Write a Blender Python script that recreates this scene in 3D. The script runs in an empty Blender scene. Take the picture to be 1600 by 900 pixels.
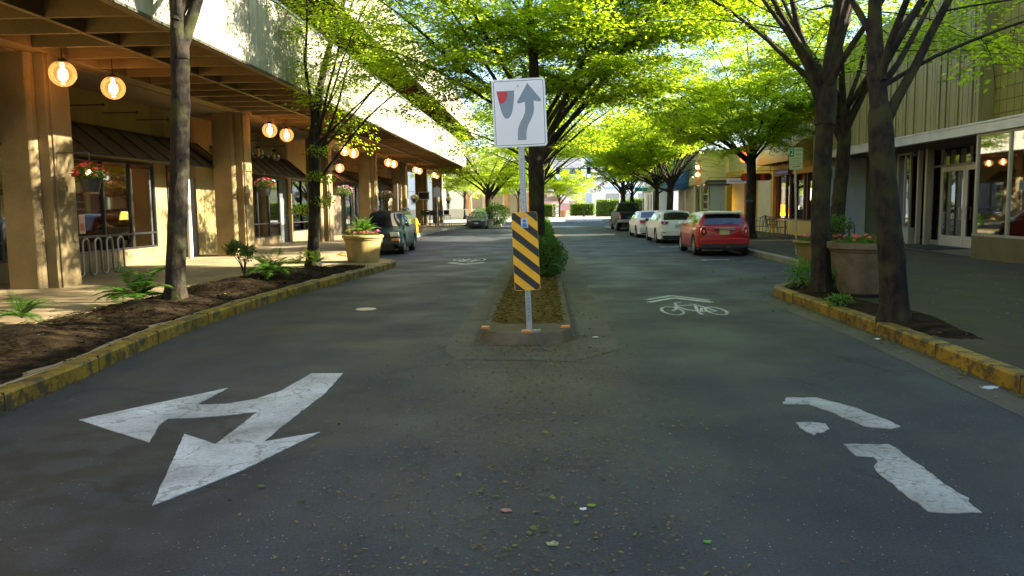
import bpy, math, random
import numpy as np
from mathutils import Vector, Matrix, noise
R_ = math.radians
scene = bpy.context.scene
C = scene.collection
# ------------------------------------------------------------------ camera
PITCH, YAW, ROLL, EYE = 0.103155, 0.040208, 0.012, 1.57
fw = Vector((-math.sin(YAW)*math.cos(PITCH), math.cos(YAW)*math.cos(PITCH), -math.sin(PITCH)))
rt0 = Vector((math.cos(YAW), math.sin(YAW), 0)); up0 = rt0.cross(fw)
rt = rt0*math.cos(ROLL) - up0*math.sin(ROLL); up = rt.cross(fw)
cd = bpy.data.cameras.new("camera"); cam = bpy.data.objects.new("camera", cd); C.objects.link(cam)
M4 = Matrix(((rt.x, up.x, -fw.x, 0), (rt.y, up.y, -fw.y, 0), (rt.z, up.z, -fw.z, EYE), (0, 0, 0, 1)))
cam.matrix_world = M4
cd.sensor_width = 36; cd.lens = 28.125; cd.clip_start = 0.05; cd.clip_end = 3000
scene.camera = cam
# ------------------------------------------------------------------ light
SUN = Vector((1.0, 0.06, 0.43)).normalized()
w = bpy.data.worlds.new("World"); scene.world = w; w.use_nodes = True
nt = w.node_tree; bg = nt.nodes['Background']
sky = nt.nodes.new('ShaderNodeTexSky'); sky.sky_type = 'NISHITA'; sky.sun_disc = False
sky.sun_elevation = math.asin(SUN.z); sky.sun_rotation = math.atan2(SUN.x, SUN.y)
sky.air_density = 1.0; sky.dust_density = 0.8; sky.ozone_density = 2.0
nt.links.new(sky.outputs[0], bg.inputs[0]); bg.inputs[1].default_value = 0.075
sl = bpy.data.lights.new("sun", 'SUN'); sl.energy = 5.0; sl.angle = R_(0.6); sl.color = (1.0, 0.88, 0.66)
so = bpy.data.objects.new("sun", sl); C.objects.link(so); so.location = (30, 0, 40)
so.rotation_euler = SUN.to_track_quat('Z', 'Y').to_euler()
scene.view_settings.view_transform = 'Standard'; scene.view_settings.look = 'None'
scene.view_settings.exposure = 2.62; scene.view_settings.gamma = 1.0
scene.view_settings.use_curve_mapping = False
scene.render.engine = 'CYCLES'
cy = scene.cycles
cy.max_bounces = 8; cy.diffuse_bounces = 4; cy.glossy_bounces = 3; cy.transmission_bounces = 4
cy.transparent_max_bounces = 12; cy.sample_clamp_indirect = 4.0; cy.use_denoising = True
cy.caustics_reflective = False; cy.caustics_refractive = False

# ------------------------------------------------------------------ materials
MATS = {}
def newmat(name):
    m = bpy.data.materials.new(name); m.use_nodes = True
    n = m.node_tree.nodes; l = m.node_tree.links
    return m, n, l, n['Principled BSDF']
def pm(name, col, rough=0.7, metal=0.0, var=None, scale=3.0, detail=4.0, bump=0.0, bscale=None, stretch=None, emit=None, es=0.0, coat=0.0, lo=0.35, hi=0.65, spec=None):
    """principled material, optional noise mix toward var and noise bump"""
    if name in MATS: return MATS[name]
    m, n, l, b = newmat(name)
    b.inputs['Base Color'].default_value = (*col, 1); b.inputs['Roughness'].default_value = rough
    b.inputs['Metallic'].default_value = metal
    if coat: b.inputs['Coat Weight'].default_value = coat; b.inputs['Coat Roughness'].default_value = 0.04
    if spec is not None: b.inputs['Specular IOR Level'].default_value = spec
    if emit: b.inputs['Emission Color'].default_value = (*emit, 1); b.inputs['Emission Strength'].default_value = es
    if var or bump:
        tc = n.new('ShaderNodeTexCoord'); mp = n.new('ShaderNodeMapping')
        l.new(tc.outputs['Object'], mp.inputs[0])
        if stretch: mp.inputs['Scale'].default_value = stretch
        if var:
            nz = n.new('ShaderNodeTexNoise'); nz.inputs['Scale'].default_value = scale; nz.inputs['Detail'].default_value = detail
            l.new(mp.outputs[0], nz.inputs['Vector'])
            rp = n.new('ShaderNodeValToRGB'); rp.color_ramp.elements[0].position = lo; rp.color_ramp.elements[1].position = hi
            rp.color_ramp.elements[0].color = (*col, 1); rp.color_ramp.elements[1].color = (*var, 1)
            l.new(nz.outputs[0], rp.inputs[0]); l.new(rp.outputs[0], b.inputs['Base Color'])
        if bump:
            nb = n.new('ShaderNodeTexNoise'); nb.inputs['Scale'].default_value = bscale or scale*6; nb.inputs['Detail'].default_value = 5
            l.new(mp.outputs[0], nb.inputs['Vector'])
            bp = n.new('ShaderNodeBump'); bp.inputs['Strength'].default_value = bump; bp.inputs['Distance'].default_value = 0.02
            l.new(nb.outputs[0], bp.inputs['Height']); l.new(bp.outputs[0], b.inputs['Normal'])
    MATS[name] = m
    return m

def glass(name, tint=(0.75, 0.8, 0.78), refl=0.12, rough=0.02, body=0.0):
    if name in MATS: return MATS[name]
    m, n, l, b = newmat(name); n.remove(b)
    out = n['Material Output']
    tr = n.new('ShaderNodeBsdfTransparent'); tr.inputs[0].default_value = (*tint, 1)
    gl = n.new('ShaderNodeBsdfGlossy'); gl.inputs['Roughness'].default_value = rough; gl.inputs[0].default_value = (1, 1, 1, 1)
    lw = n.new('ShaderNodeLayerWeight'); lw.inputs[0].default_value = 0.35
    mr = n.new('ShaderNodeMapRange'); mr.inputs['To Min'].default_value = refl; mr.inputs['To Max'].default_value = 0.9
    l.new(lw.outputs['Fresnel'], mr.inputs[0])
    mx = n.new('ShaderNodeMixShader'); l.new(mr.outputs[0], mx.inputs[0]); l.new(tr.outputs[0], mx.inputs[1]); l.new(gl.outputs[0], mx.inputs[2])
    if body:
        tl = n.new('ShaderNodeEmission'); tl.inputs[0].default_value = (1, .42, .13, 1); tl.inputs[1].default_value = 1.1; m2 = n.new('ShaderNodeMixShader'); m2.inputs[0].default_value = body
        l.new(mx.outputs[0], m2.inputs[1]); l.new(tl.outputs[0], m2.inputs[2]); mx = m2
    l.new(mx.outputs[0], out.inputs[0])
    MATS[name] = m
    return m

def leafmat(name, c1, c2, t1, t2, rough=0.45, mixf=0.5, gloss=0.04):
    if name in MATS: return MATS[name]
    m, n, l, b = newmat(name); n.remove(b); out = n['Material Output']
    g = n.new('ShaderNodeNewGeometry')
    def ramp(a, c):
        r = n.new('ShaderNodeValToRGB'); r.color_ramp.elements[0].color = (*a, 1); r.color_ramp.elements[1].color = (*c, 1)
        l.new(g.outputs['Random Per Island'], r.inputs[0]); return r
    d = n.new('ShaderNodeBsdfDiffuse'); l.new(ramp(c1, c2).outputs[0], d.inputs[0])
    t = n.new('ShaderNodeBsdfTranslucent'); l.new(ramp(t1, t2).outputs[0], t.inputs[0])
    mx = n.new('ShaderNodeMixShader'); mx.inputs[0].default_value = mixf
    l.new(d.outputs[0], mx.inputs[1]); l.new(t.outputs[0], mx.inputs[2])
    gl = n.new('ShaderNodeBsdfGlossy'); gl.inputs['Roughness'].default_value = rough; gl.inputs[0].default_value = (0.8, 0.85, 0.8, 1)
    m2 = n.new('ShaderNodeMixShader'); m2.inputs[0].default_value = gloss
    l.new(mx.outputs[0], m2.inputs[1]); l.new(gl.outputs[0], m2.inputs[2]); l.new(m2.outputs[0], out.inputs[0])
    MATS[name] = m
    return m

def asphalt():
    m, n, l, b = newmat('asphalt')
    tc = n.new('ShaderNodeTexCoord')
    def noise(s, d=4, vec=None, rough=0.5):
        z = n.new('ShaderNodeTexNoise'); z.inputs['Scale'].default_value = s; z.inputs['Detail'].default_value = d
        z.inputs['Roughness'].default_value = rough
        l.new(vec or tc.outputs['Object'], z.inputs['Vector']); return z
    def ramp(src, p0, c0, p1, c1):
        r = n.new('ShaderNodeValToRGB'); e = r.color_ramp.elements
        e[0].position = p0; e[1].position = p1; e[0].color = (*c0, 1) if len(c0) == 3 else c0; e[1].color = (*c1, 1)
        l.new(src, r.inputs[0]); return r
    def mul(a, c, f=1.0, mode='MULTIPLY'):
        x = n.new('ShaderNodeMixRGB'); x.blend_type = mode; x.inputs[0].default_value = f
        l.new(a, x.inputs[1]); l.new(c, x.inputs[2]); return x
    big = ramp(noise(0.35, 5).outputs[0], 0.3, (0.0185, 0.0235, 0.030), 0.7, (0.030, 0.037, 0.046))
    mp = n.new('ShaderNodeMapping'); mp.inputs['Scale'].default_value = (1.6, 0.12, 1); l.new(tc.outputs['Object'], mp.inputs[0])
    streak = ramp(noise(1.0, 4, mp.outputs[0]).outputs[0], 0.35, (0.68, 0.68, 0.68), 0.65, (1.15, 1.15, 1.15))
    c = mul(big.outputs[0], streak.outputs[0])
    grit = ramp(noise(60, 3, None, 0.8).outputs[0], 0.34, (0.45, 0.45, 0.45), 0.66, (1.65, 1.65, 1.65))
    c = mul(c.outputs[0], grit.outputs[0])
    # pale aggregate chips
    vo = n.new('ShaderNodeTexVoronoi'); vo.inputs['Scale'].default_value = 34; l.new(tc.outputs['Object'], vo.inputs['Vector'])
    chip = ramp(vo.outputs['Distance'], 0.08, (1, 1, 1), 0.16, (0, 0, 0))
    vo2 = n.new('ShaderNodeSeparateColor'); l.new(vo.outputs['Color'], vo2.inputs[0])
    sel = ramp(vo2.outputs[0], 0.78, (0, 0, 0), 0.82, (1, 1, 1))
    mm = mul(chip.outputs[0], sel.outputs[0])
    x = n.new('ShaderNodeMixRGB'); l.new(mm.outputs[0], x.inputs[0]); l.new(c.outputs[0], x.inputs[1]); x.inputs[2].default_value = (0.38, 0.36, 0.31, 1)
    # oil blotches in the left lane
    sp = n.new('ShaderNodeSeparateXYZ'); l.new(tc.outputs['Object'], sp.inputs[0])
    mx_ = n.new('ShaderNodeMapRange'); mx_.interpolation_type = 'SMOOTHSTEP'
    mx_.inputs['From Min'].default_value = -1.2; mx_.inputs['From Max'].default_value = -2.4; l.new(sp.outputs[0], mx_.inputs[0])
    mx2 = n.new('ShaderNodeMapRange'); mx2.interpolation_type = 'SMOOTHSTEP'
    mx2.inputs['From Min'].default_value = -4.2; mx2.inputs['From Max'].default_value = -3.3; l.new(sp.outputs[0], mx2.inputs[0])
    my = n.new('ShaderNodeMapRange'); my.interpolation_type = 'SMOOTHSTEP'
    my.inputs['From Min'].default_value = 7.5; my.inputs['From Max'].default_value = 5.0; l.new(sp.outputs[1], my.inputs[0])
    p1 = n.new('ShaderNodeMath'); p1.operation = 'MULTIPLY'; l.new(mx_.outputs[0], p1.inputs[0]); l.new(mx2.outputs[0], p1.inputs[1])
    p2 = n.new('ShaderNodeMath'); p2.operation = 'MULTIPLY'; l.new(p1.outputs[0], p2.inputs[0]); l.new(my.outputs[0], p2.inputs[1])
    blot = ramp(noise(3.2, 6).outputs[0], 0.45, (0, 0, 0), 0.56, (1, 1, 1))
    p3 = n.new('ShaderNodeMath'); p3.operation = 'MULTIPLY'; l.new(p2.outputs[0], p3.inputs[0]); l.new(blot.outputs[0], p3.inputs[1])
    p4 = n.new('ShaderNodeMath'); p4.operation = 'MULTIPLY'; p4.inputs[1].default_value = 0.75; l.new(p3.outputs[0], p4.inputs[0])
    y = n.new('ShaderNodeMixRGB'); l.new(p4.outputs[0], y.inputs[0]); l.new(x.outputs[0], y.inputs[1]); y.inputs[2].default_value = (0.011, 0.01, 0.01, 1)
    # organic grit down the middle ahead of the island
    ax = n.new('ShaderNodeMath'); ax.operation = 'ABSOLUTE'; l.new(sp.outputs[0], ax.inputs[0])
    cx = n.new('ShaderNodeMapRange'); cx.interpolation_type = 'SMOOTHSTEP'; cx.inputs['From Min'].default_value = 1.35; cx.inputs['From Max'].default_value = 0.3; l.new(ax.outputs[0], cx.inputs[0])
    cyy = n.new('ShaderNodeMapRange'); cyy.interpolation_type = 'SMOOTHSTEP'; cyy.inputs['From Min'].default_value = 2.0; cyy.inputs['From Max'].default_value = 8.6; l.new(sp.outputs[1], cyy.inputs[0])
    q1 = n.new('ShaderNodeMath'); q1.operation = 'MULTIPLY'; l.new(cx.outputs[0], q1.inputs[0]); l.new(cyy.outputs[0], q1.inputs[1])
    dn = ramp(noise(26, 6, None, 0.75).outputs[0], 0.4, (0, 0, 0), 0.62, (1, 1, 1))
    q2 = n.new('ShaderNodeMath'); q2.operation = 'MULTIPLY'; l.new(q1.outputs[0], q2.inputs[0]); l.new(dn.outputs[0], q2.inputs[1])
    z = n.new('ShaderNodeMixRGB'); l.new(q2.outputs[0], z.inputs[0]); l.new(y.outputs[0], z.inputs[1]); z.inputs[2].default_value = (0.1, 0.075, 0.035, 1)
    # hairline cracks
    vc = n.new('ShaderNodeTexVoronoi'); vc.feature = 'DISTANCE_TO_EDGE'; vc.inputs['Scale'].default_value = 0.55
    wn = noise(2.5, 6); av = n.new('ShaderNodeMixRGB'); av.inputs[0].default_value = 0.35
    l.new(tc.outputs['Object'], av.inputs[1]); l.new(wn.outputs['Color'], av.inputs[2]); l.new(av.outputs[0], vc.inputs['Vector'])
    ck = ramp(vc.outputs['Distance'], 0.002, (0.3, 0.3, 0.3), 0.009, (1, 1, 1))
    ckm = noise(0.5, 2); cks = ramp(ckm.outputs[0], 0.47, (0, 0, 0), 0.55, (1, 1, 1))
    fin = n.new('ShaderNodeMixRGB'); fin.blend_type = 'MULTIPLY'; l.new(cks.outputs[0], fin.inputs[0]); l.new(z.outputs[0], fin.inputs[1]); l.new(ck.outputs[0], fin.inputs[2])
    l.new(fin.outputs[0], b.inputs['Base Color'])
    rr = ramp(noise(0.8, 4).outputs[0], 0.35, (0.55,)*3, 0.65, (0.8,)*3); l.new(rr.outputs[0], b.inputs['Roughness'])
    nb = noise(70, 4, None, 0.8); bp = n.new('ShaderNodeBump'); bp.inputs['Strength'].default_value = 0.9; bp.inputs['Distance'].default_value = 0.006
    l.new(nb.outputs[0], bp.inputs['Height']); l.new(bp.outputs[0], b.inputs['Normal'])
    return m

def paintmat(name, col, wear, scale=7, thr=0.62):
    """worn road or kerb paint over what is underneath"""
    m, n, l, b = newmat(name)
    tc = n.new('ShaderNodeTexCoord')
    a = n.new('ShaderNodeTexNoise'); a.inputs['Scale'].default_value = scale; a.inputs['Detail'].default_value = 8; a.inputs['Roughness'].default_value = 0.7
    l.new(tc.outputs['Object'], a.inputs['Vector'])
    r = n.new('ShaderNodeValToRGB'); r.color_ramp.elements[0].position = thr-0.04; r.color_ramp.elements[1].position = thr+0.05
    r.color_ramp.elements[0].color = (*col, 1); r.color_ramp.elements[1].color = (*wear, 1)
    l.new(a.outputs[0], r.inputs[0])
    c = n.new('ShaderNodeTexNoise'); c.inputs['Scale'].default_value = 1.7; c.inputs['Detail'].default_value = 5; l.new(tc.outputs['Object'], c.inputs['Vector'])
    r2 = n.new('ShaderNodeValToRGB'); r2.color_ramp.elements[0].position = 0.3; r2.color_ramp.elements[1].position = 0.7
    r2.color_ramp.elements[0].color = (0.45, 0.44, 0.42, 1); r2.color_ramp.elements[1].color = (1.05, 1.05, 1.05, 1); l.new(c.outputs[0], r2.inputs[0])
    x = n.new('ShaderNodeMixRGB'); x.blend_type = 'MULTIPLY'; x.inputs[0].default_value = 1; l.new(r.outputs[0], x.inputs[1]); l.new(r2.outputs[0], x.inputs[2])
    # hairline cracks and a film of tyre grime
    wv = n.new('ShaderNodeTexNoise'); wv.inputs['Scale'].default_value = 4; wv.inputs['Detail'].default_value = 6; l.new(tc.outputs['Object'], wv.inputs['Vector'])
    mv = n.new('ShaderNodeMixRGB'); mv.inputs[0].default_value = 0.25; l.new(tc.outputs['Object'], mv.inputs[1]); l.new(wv.outputs['Color'], mv.inputs[2])
    vr = n.new('ShaderNodeTexVoronoi'); vr.feature = 'DISTANCE_TO_EDGE'; vr.inputs['Scale'].default_value = 3.2; l.new(mv.outputs[0], vr.inputs['Vector'])
    rc = n.new('ShaderNodeValToRGB'); rc.color_ramp.elements[0].position = 0.004; rc.color_ramp.elements[1].position = 0.02
    rc.color_ramp.elements[0].color = (0.42, 0.4, 0.37, 1); rc.color_ramp.elements[1].color = (1, 1, 1, 1); l.new(vr.outputs['Distance'], rc.inputs[0])
    gn = n.new('ShaderNodeTexNoise'); gn.inputs['Scale'].default_value = 38; gn.inputs['Detail'].default_value = 6; gn.inputs['Roughness'].default_value = 0.8; l.new(tc.outputs['Object'], gn.inputs['Vector'])
    rg = n.new('ShaderNodeValToRGB'); rg.color_ramp.elements[0].position = 0.32; rg.color_ramp.elements[1].position = 0.55
    rg.color_ramp.elements[0].color = (0.6, 0.58, 0.54, 1); rg.color_ramp.elements[1].color = (1, 1, 1, 1); l.new(gn.outputs[0], rg.inputs[0])
    x2 = n.new('ShaderNodeMixRGB'); x2.blend_type = 'MULTIPLY'; x2.inputs[0].default_value = 0.8; l.new(x.outputs[0], x2.inputs[1]); l.new(rc.outputs[0], x2.inputs[2])
    x3 = n.new('ShaderNodeMixRGB'); x3.blend_type = 'MULTIPLY'; x3.inputs[0].default_value = 1; l.new(x2.outputs[0], x3.inputs[1]); l.new(rg.outputs[0], x3.inputs[2])
    l.new(x3.outputs[0], b.inputs['Base Color']); b.inputs['Roughness'].default_value = 0.65
    bp = n.new('ShaderNodeBump'); bp.inputs['Strength'].default_value = 0.4; bp.inputs['Distance'].default_value = 0.01
    f = n.new('ShaderNodeTexNoise'); f.inputs['Scale'].default_value = 60; f.inputs['Detail'].default_value = 4; l.new(tc.outputs['Object'], f.inputs['Vector'])
    l.new(f.outputs[0], bp.inputs['Height']); l.new(bp.outputs[0], b.inputs['Normal'])
    return m

def concrete(name, col, dark, scale=0.9, streaks=False, joints=None, moss=None, bump=0.25):
    """concrete with blotches, optional vertical stains and saw-cut joints"""
    if name in MATS: return MATS[name]
    m, n, l, b = newmat(name)
    tc = n.new('ShaderNodeTexCoord'); mp = n.new('ShaderNodeMapping'); l.new(tc.outputs['Object'], mp.inputs[0])
    if streaks: mp.inputs['Scale'].default_value = (3.5, 3.5, 0.22)
    a = n.new('ShaderNodeTexNoise'); a.inputs['Scale'].default_value = scale; a.inputs['Detail'].default_value = 8; a.inputs['Roughness'].default_value = 0.62
    l.new(mp.outputs[0], a.inputs['Vector'])
    r = n.new('ShaderNodeValToRGB'); r.color_ramp.elements[0].position = 0.33; r.color_ramp.elements[1].position = 0.66
    r.color_ramp.elements[0].color = (*dark, 1); r.color_ramp.elements[1].color = (*col, 1); l.new(a.outputs[0], r.inputs[0])
    last = r.outputs[0]
    f = n.new('ShaderNodeTexNoise'); f.inputs['Scale'].default_value = 45; f.inputs['Detail'].default_value = 5; f.inputs['Roughness'].default_value = 0.7; l.new(tc.outputs['Object'], f.inputs['Vector'])
    r3 = n.new('ShaderNodeValToRGB'); r3.color_ramp.elements[0].position = 0.3; r3.color_ramp.elements[1].position = 0.7
    r3.color_ramp.elements[0].color = (0.82, 0.82, 0.82, 1); r3.color_ramp.elements[1].color = (1.12, 1.12, 1.12, 1); l.new(f.outputs[0], r3.inputs[0])
    x = n.new('ShaderNodeMixRGB'); x.blend_type = 'MULTIPLY'; x.inputs[0].default_value = 1; l.new(last, x.inputs[1]); l.new(r3.outputs[0], x.inputs[2]); last = x.outputs[0]
    if moss:
        g = n.new('ShaderNodeTexNoise'); g.inputs['Scale'].default_value = 2.2; g.inputs['Detail'].default_value = 7; l.new(tc.outputs['Object'], g.inputs['Vector'])
        r5 = n.new('ShaderNodeValToRGB'); r5.color_ramp.elements[0].position = 0.52; r5.color_ramp.elements[1].position = 0.64; l.new(g.outputs[0], r5.inputs[0])
        y = n.new('ShaderNodeMixRGB'); l.new(r5.outputs[0], y.inputs[0]); l.new(last, y.inputs[1]); y.inputs[2].default_value = (*moss, 1); last = y.outputs[0]
    if joints:
        br = n.new('ShaderNodeTexBrick'); br.offset = 0.0; br.inputs['Scale'].default_value = 1.0
        br.inputs['Brick Width'].default_value = joints[0]; br.inputs['Row Height'].default_value = joints[1]; br.inputs['Mortar Size'].default_value = joints[2]
        br.inputs['Mortar Smooth'].default_value = 0.3
        br.inputs['Color1'].default_value = (1, 1, 1, 1); br.inputs['Color2'].default_value = (0.88, 0.88, 0.88, 1); br.inputs['Mortar'].default_value = (0.35, 0.33, 0.3, 1)
        m2 = n.new('ShaderNodeMapping'); l.new(tc.outputs['Object'], m2.inputs[0])
        if len(joints) > 3: m2.inputs['Rotation'].default_value = joints[3]
        l.new(m2.outputs[0], br.inputs['Vector'])
        x2 = n.new('ShaderNodeMixRGB'); x2.blend_type = 'MULTIPLY'; x2.inputs[0].default_value = 1; l.new(last, x2.inputs[1]); l.new(br.outputs[0], x2.inputs[2]); last = x2.outputs[0]
    l.new(last, b.inputs['Base Color']); b.inputs['Roughness'].default_value = 0.85
    bp = n.new('ShaderNodeBump'); bp.inputs['Strength'].default_value = bump; bp.inputs['Distance'].default_value = 0.01
    l.new(f.outputs[0], bp.inputs['Height']); l.new(bp.outputs[0], b.inputs['Normal'])
    MATS[name] = m
    return m
def bark():
    if 'bark' in MATS: return MATS['bark']
    m, n, l, b = newmat('bark')
    tc = n.new('ShaderNodeTexCoord'); mp = n.new('ShaderNodeMapping'); mp.inputs['Scale'].default_value = (1, 1, 0.45); l.new(tc.outputs['Object'], mp.inputs[0])
    a = n.new('ShaderNodeTexNoise'); a.inputs['Scale'].default_value = 13; a.inputs['Detail'].default_value = 9; a.inputs['Roughness'].default_value = 0.7; l.new(mp.outputs[0], a.inputs['Vector'])
    r = n.new('ShaderNodeValToRGB'); e = r.color_ramp.elements; e[0].position = 0.4; e[1].position = 0.66
    e[0].color = (0.003, 0.002, 0.0012, 1); e[1].color = (0.036, 0.024, 0.013, 1); l.new(a.outputs[0], r.inputs[0])
    g = n.new('ShaderNodeTexNoise'); g.inputs['Scale'].default_value = 3.2; g.inputs['Detail'].default_value = 8; l.new(tc.outputs['Object'], g.inputs['Vector'])
    r2 = n.new('ShaderNodeValToRGB'); r2.color_ramp.elements[0].position = 0.5; r2.color_ramp.elements[1].position = 0.62; l.new(g.outputs[0], r2.inputs[0])
    k = n.new('ShaderNodeMath'); k.operation = 'MULTIPLY'; k.inputs[1].default_value = 0.7; l.new(r2.outputs[0], k.inputs[0])
    x = n.new('ShaderNodeMixRGB'); l.new(k.outputs[0], x.inputs[0]); l.new(r.outputs[0], x.inputs[1]); x.inputs[2].default_value = (0.042, 0.044, 0.008, 1)
    l.new(x.outputs[0], b.inputs['Base Color']); b.inputs['Roughness'].default_value = 0.95
    bp = n.new('ShaderNodeBump'); bp.inputs['Strength'].default_value = 1.0; bp.inputs['Distance'].default_value = 0.03
    l.new(a.outputs[0], bp.inputs['Height']); l.new(bp.outputs[0], b.inputs['Normal'])
    MATS['bark'] = m
    return m
# ------------------------------------------------------------------ mesh helpers
SPLIT = set('pilaster post pillar jamb upper_wall tan_wall opening window shop_back_wall back_wall wall interior_wall bulkhead roof timber_panel trim blue_band window_pane lintel corner_trim floor_piece cream_wall upper_windows exhaust_tip red_ends twig glass_panel'.split())
class MB:
    def __init__(s): s.v = []; s.f = []; s.m = []; s.g = []
    def add(s, vs, fs, mi=0):
        o = len(s.v); s.g.append((o, len(s.f))); s.v += [tuple(p) for p in vs]; s.f += [tuple(i+o for i in f) for f in fs]; s.m += [mi]*len(fs); return s
    def box(s, x0, y0, z0, x1, y1, z1, mi=0):
        if x0 > x1: x0, x1 = x1, x0
        if y0 > y1: y0, y1 = y1, y0
        if z0 > z1: z0, z1 = z1, z0
        return s.add([(x0,y0,z0),(x1,y0,z0),(x1,y1,z0),(x0,y1,z0),(x0,y0,z1),(x1,y0,z1),(x1,y1,z1),(x0,y1,z1)],
                     [(0,3,2,1),(4,5,6,7),(0,1,5,4),(1,2,6,5),(2,3,7,6),(3,0,4,7)], mi)
    def cbox(s, c, d, mi=0): return s.box(c[0]-d[0]/2, c[1]-d[1]/2, c[2]-d[2]/2, c[0]+d[0]/2, c[1]+d[1]/2, c[2]+d[2]/2, mi)
    def prism(s, poly, z0, z1, mi=0, top=True, bot=True):
        n = len(poly); vs = [(x, y, z0) for x, y in poly]+[(x, y, z1) for x, y in poly]
        fs = [(i, (i+1) % n, n+(i+1) % n, n+i) for i in range(n)]
        if top: fs.append(tuple(range(n, 2*n)))
        if bot: fs.append(tuple(range(n-1, -1, -1)))
        return s.add(vs, fs, mi)
    def xprism(s, poly, x0, x1, mi=0):
        """poly in (y, z), extruded along x"""
        n = len(poly); vs = [(x0, y, z) for y, z in poly]+[(x1, y, z) for y, z in poly]
        return s.add(vs, [(i, (i+1) % n, n+(i+1) % n, n+i) for i in range(n)]+[tuple(range(n, 2*n)), tuple(range(n-1, -1, -1))], mi)
    def yprism(s, poly, y0, y1, mi=0):
        """poly in (x, z), extruded along y"""
        n = len(poly); vs = [(x, y0, z) for x, z in poly]+[(x, y1, z) for x, z in poly]
        return s.add(vs, [(i, (i+1) % n, n+(i+1) % n, n+i) for i in range(n)]+[tuple(range(n, 2*n)), tuple(range(n-1, -1, -1))], mi)
    def tube(s, pts, rad, n=8, mi=0, caps=True):
        pts = [Vector(p) for p in pts]; k = len(pts)
        if not hasattr(rad, '__len__'): rad = [rad]*k
        vs = []; prev = None
        for i, p in enumerate(pts):
            d = (pts[min(i+1, k-1)]-pts[max(i-1, 0)])
            d = d.normalized() if d.length > 1e-9 else Vector((0, 0, 1))
            if prev is None:
                a = d.orthogonal().normalized()
            else:
                a = (prev - d*prev.dot(d)); a = a.normalized() if a.length > 1e-6 else d.orthogonal().normalized()
            prev = a; bb = d.cross(a)
            for j in range(n):
                t = 2*math.pi*j/n; vs.append(p+(a*math.cos(t)+bb*math.sin(t))*rad[i])
        fs = [(i*n+j, i*n+(j+1) % n, (i+1)*n+(j+1) % n, (i+1)*n+j) for i in range(k-1) for j in range(n)]
        if caps: fs += [tuple(range(n-1, -1, -1)), tuple(range((k-1)*n, k*n))]
        return s.add(vs, fs, mi)
    def lathe(s, prof, c=(0, 0, 0), n=24, mi=0, axis='z', caps=False, wob=None):
        vs = []
        for r, z in prof:
            for j in range(n):
                t = 2*math.pi*j/n; rr = r*(wob(t, z) if wob else 1)
                a, b = rr*math.cos(t), rr*math.sin(t)
                if axis == 'z': vs.append((c[0]+a, c[1]+b, c[2]+z))
                elif axis == 'x': vs.append((c[0]+z, c[1]+a, c[2]+b))
                else: vs.append((c[0]+b, c[1]+z, c[2]+a))
        k = len(prof)
        fs = [(i*n+j, i*n+(j+1) % n, (i+1)*n+(j+1) % n, (i+1)*n+j) for i in range(k-1) for j in range(n)]
        if caps: fs += [tuple(range(n-1, -1, -1)), tuple(range((k-1)*n, k*n))]
        return s.add(vs, fs, mi)
    def ball(s, c, r, n=12, mi=0, sz=1.0):
        k = max(6, n//2+1)
        return s.lathe([(r*math.sin(math.pi*i/k)+1e-5, -r*sz*math.cos(math.pi*i/k)) for i in range(k+1)], c, n, mi)
    def build(s, name, mat, parent=None, smooth=False, bevel=0, loc=None, rot=None, whole=False):
        if name in SPLIT and len(s.g) > 1 and not whole:
            # pieces that stand apart become parts of their own
            gs = s.g+[(len(s.v), len(s.f))]; n = len(s.g); lo = []; hi = []
            for i in range(n):
                P = np.array(s.v[gs[i][0]:gs[i+1][0]]); lo.append(P.min(0)); hi.append(P.max(0))
            cl = list(range(n))
            for i in range(n):
                for j in range(i):
                    if np.all(lo[i] <= hi[j]+.05) and np.all(lo[j] <= hi[i]+.05):
                        a, b = cl[i], cl[j]; cl = [b if c == a else c for c in cl]
            if len(set(cl)) > 1:
                first = None
                for c in sorted(set(cl)):
                    q = MB()
                    for i in range(n):
                        if cl[i] == c:
                            o = gs[i][0]; q.add(s.v[o:gs[i+1][0]], [[k-o for k in f] for f in s.f[gs[i][1]:gs[i+1][1]]])
                    ob = q.build(name, mat, parent, smooth, bevel, loc, rot, True); first = first or ob
                return first
        me = bpy.data.meshes.new(name); me.from_pydata(s.v, [], s.f)
        for q in (mat if isinstance(mat, (list, tuple)) else [mat]): me.materials.append(q)
        if any(s.m): me.polygons.foreach_set('material_index', s.m)
        if smooth: me.polygons.foreach_set('use_smooth', [True]*len(me.polygons))
        me.update()
        o = bpy.data.objects.new(name, me); C.objects.link(o)
        if parent: o.parent = parent
        if loc: o.location = loc
        if rot: o.rotation_euler = rot
        if bevel:
            b = o.modifiers.new('bevel', 'BEVEL'); b.width = bevel; b.segments = 2; b.limit_method = 'ANGLE'; b.angle_limit = R_(35)
        if smooth:
            try: me.set_sharp_from_angle(angle=R_(40))
            except Exception: pass
        return o
def tag(o, label, cat, group=None):
    o['label'] = label; o['category'] = cat
    if group: o['group'] = group
    return o
def thing(name, label, cat, loc=(0, 0, 0), rz=0.0, group=None):
    o = bpy.data.objects.new(name, None); C.objects.link(o); o.location = loc; o.rotation_euler = (0, 0, rz)
    o.empty_display_size = 0.3
    return tag(o, label, cat, group)
def struct(o): o['kind'] = 'structure'; return o
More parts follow.
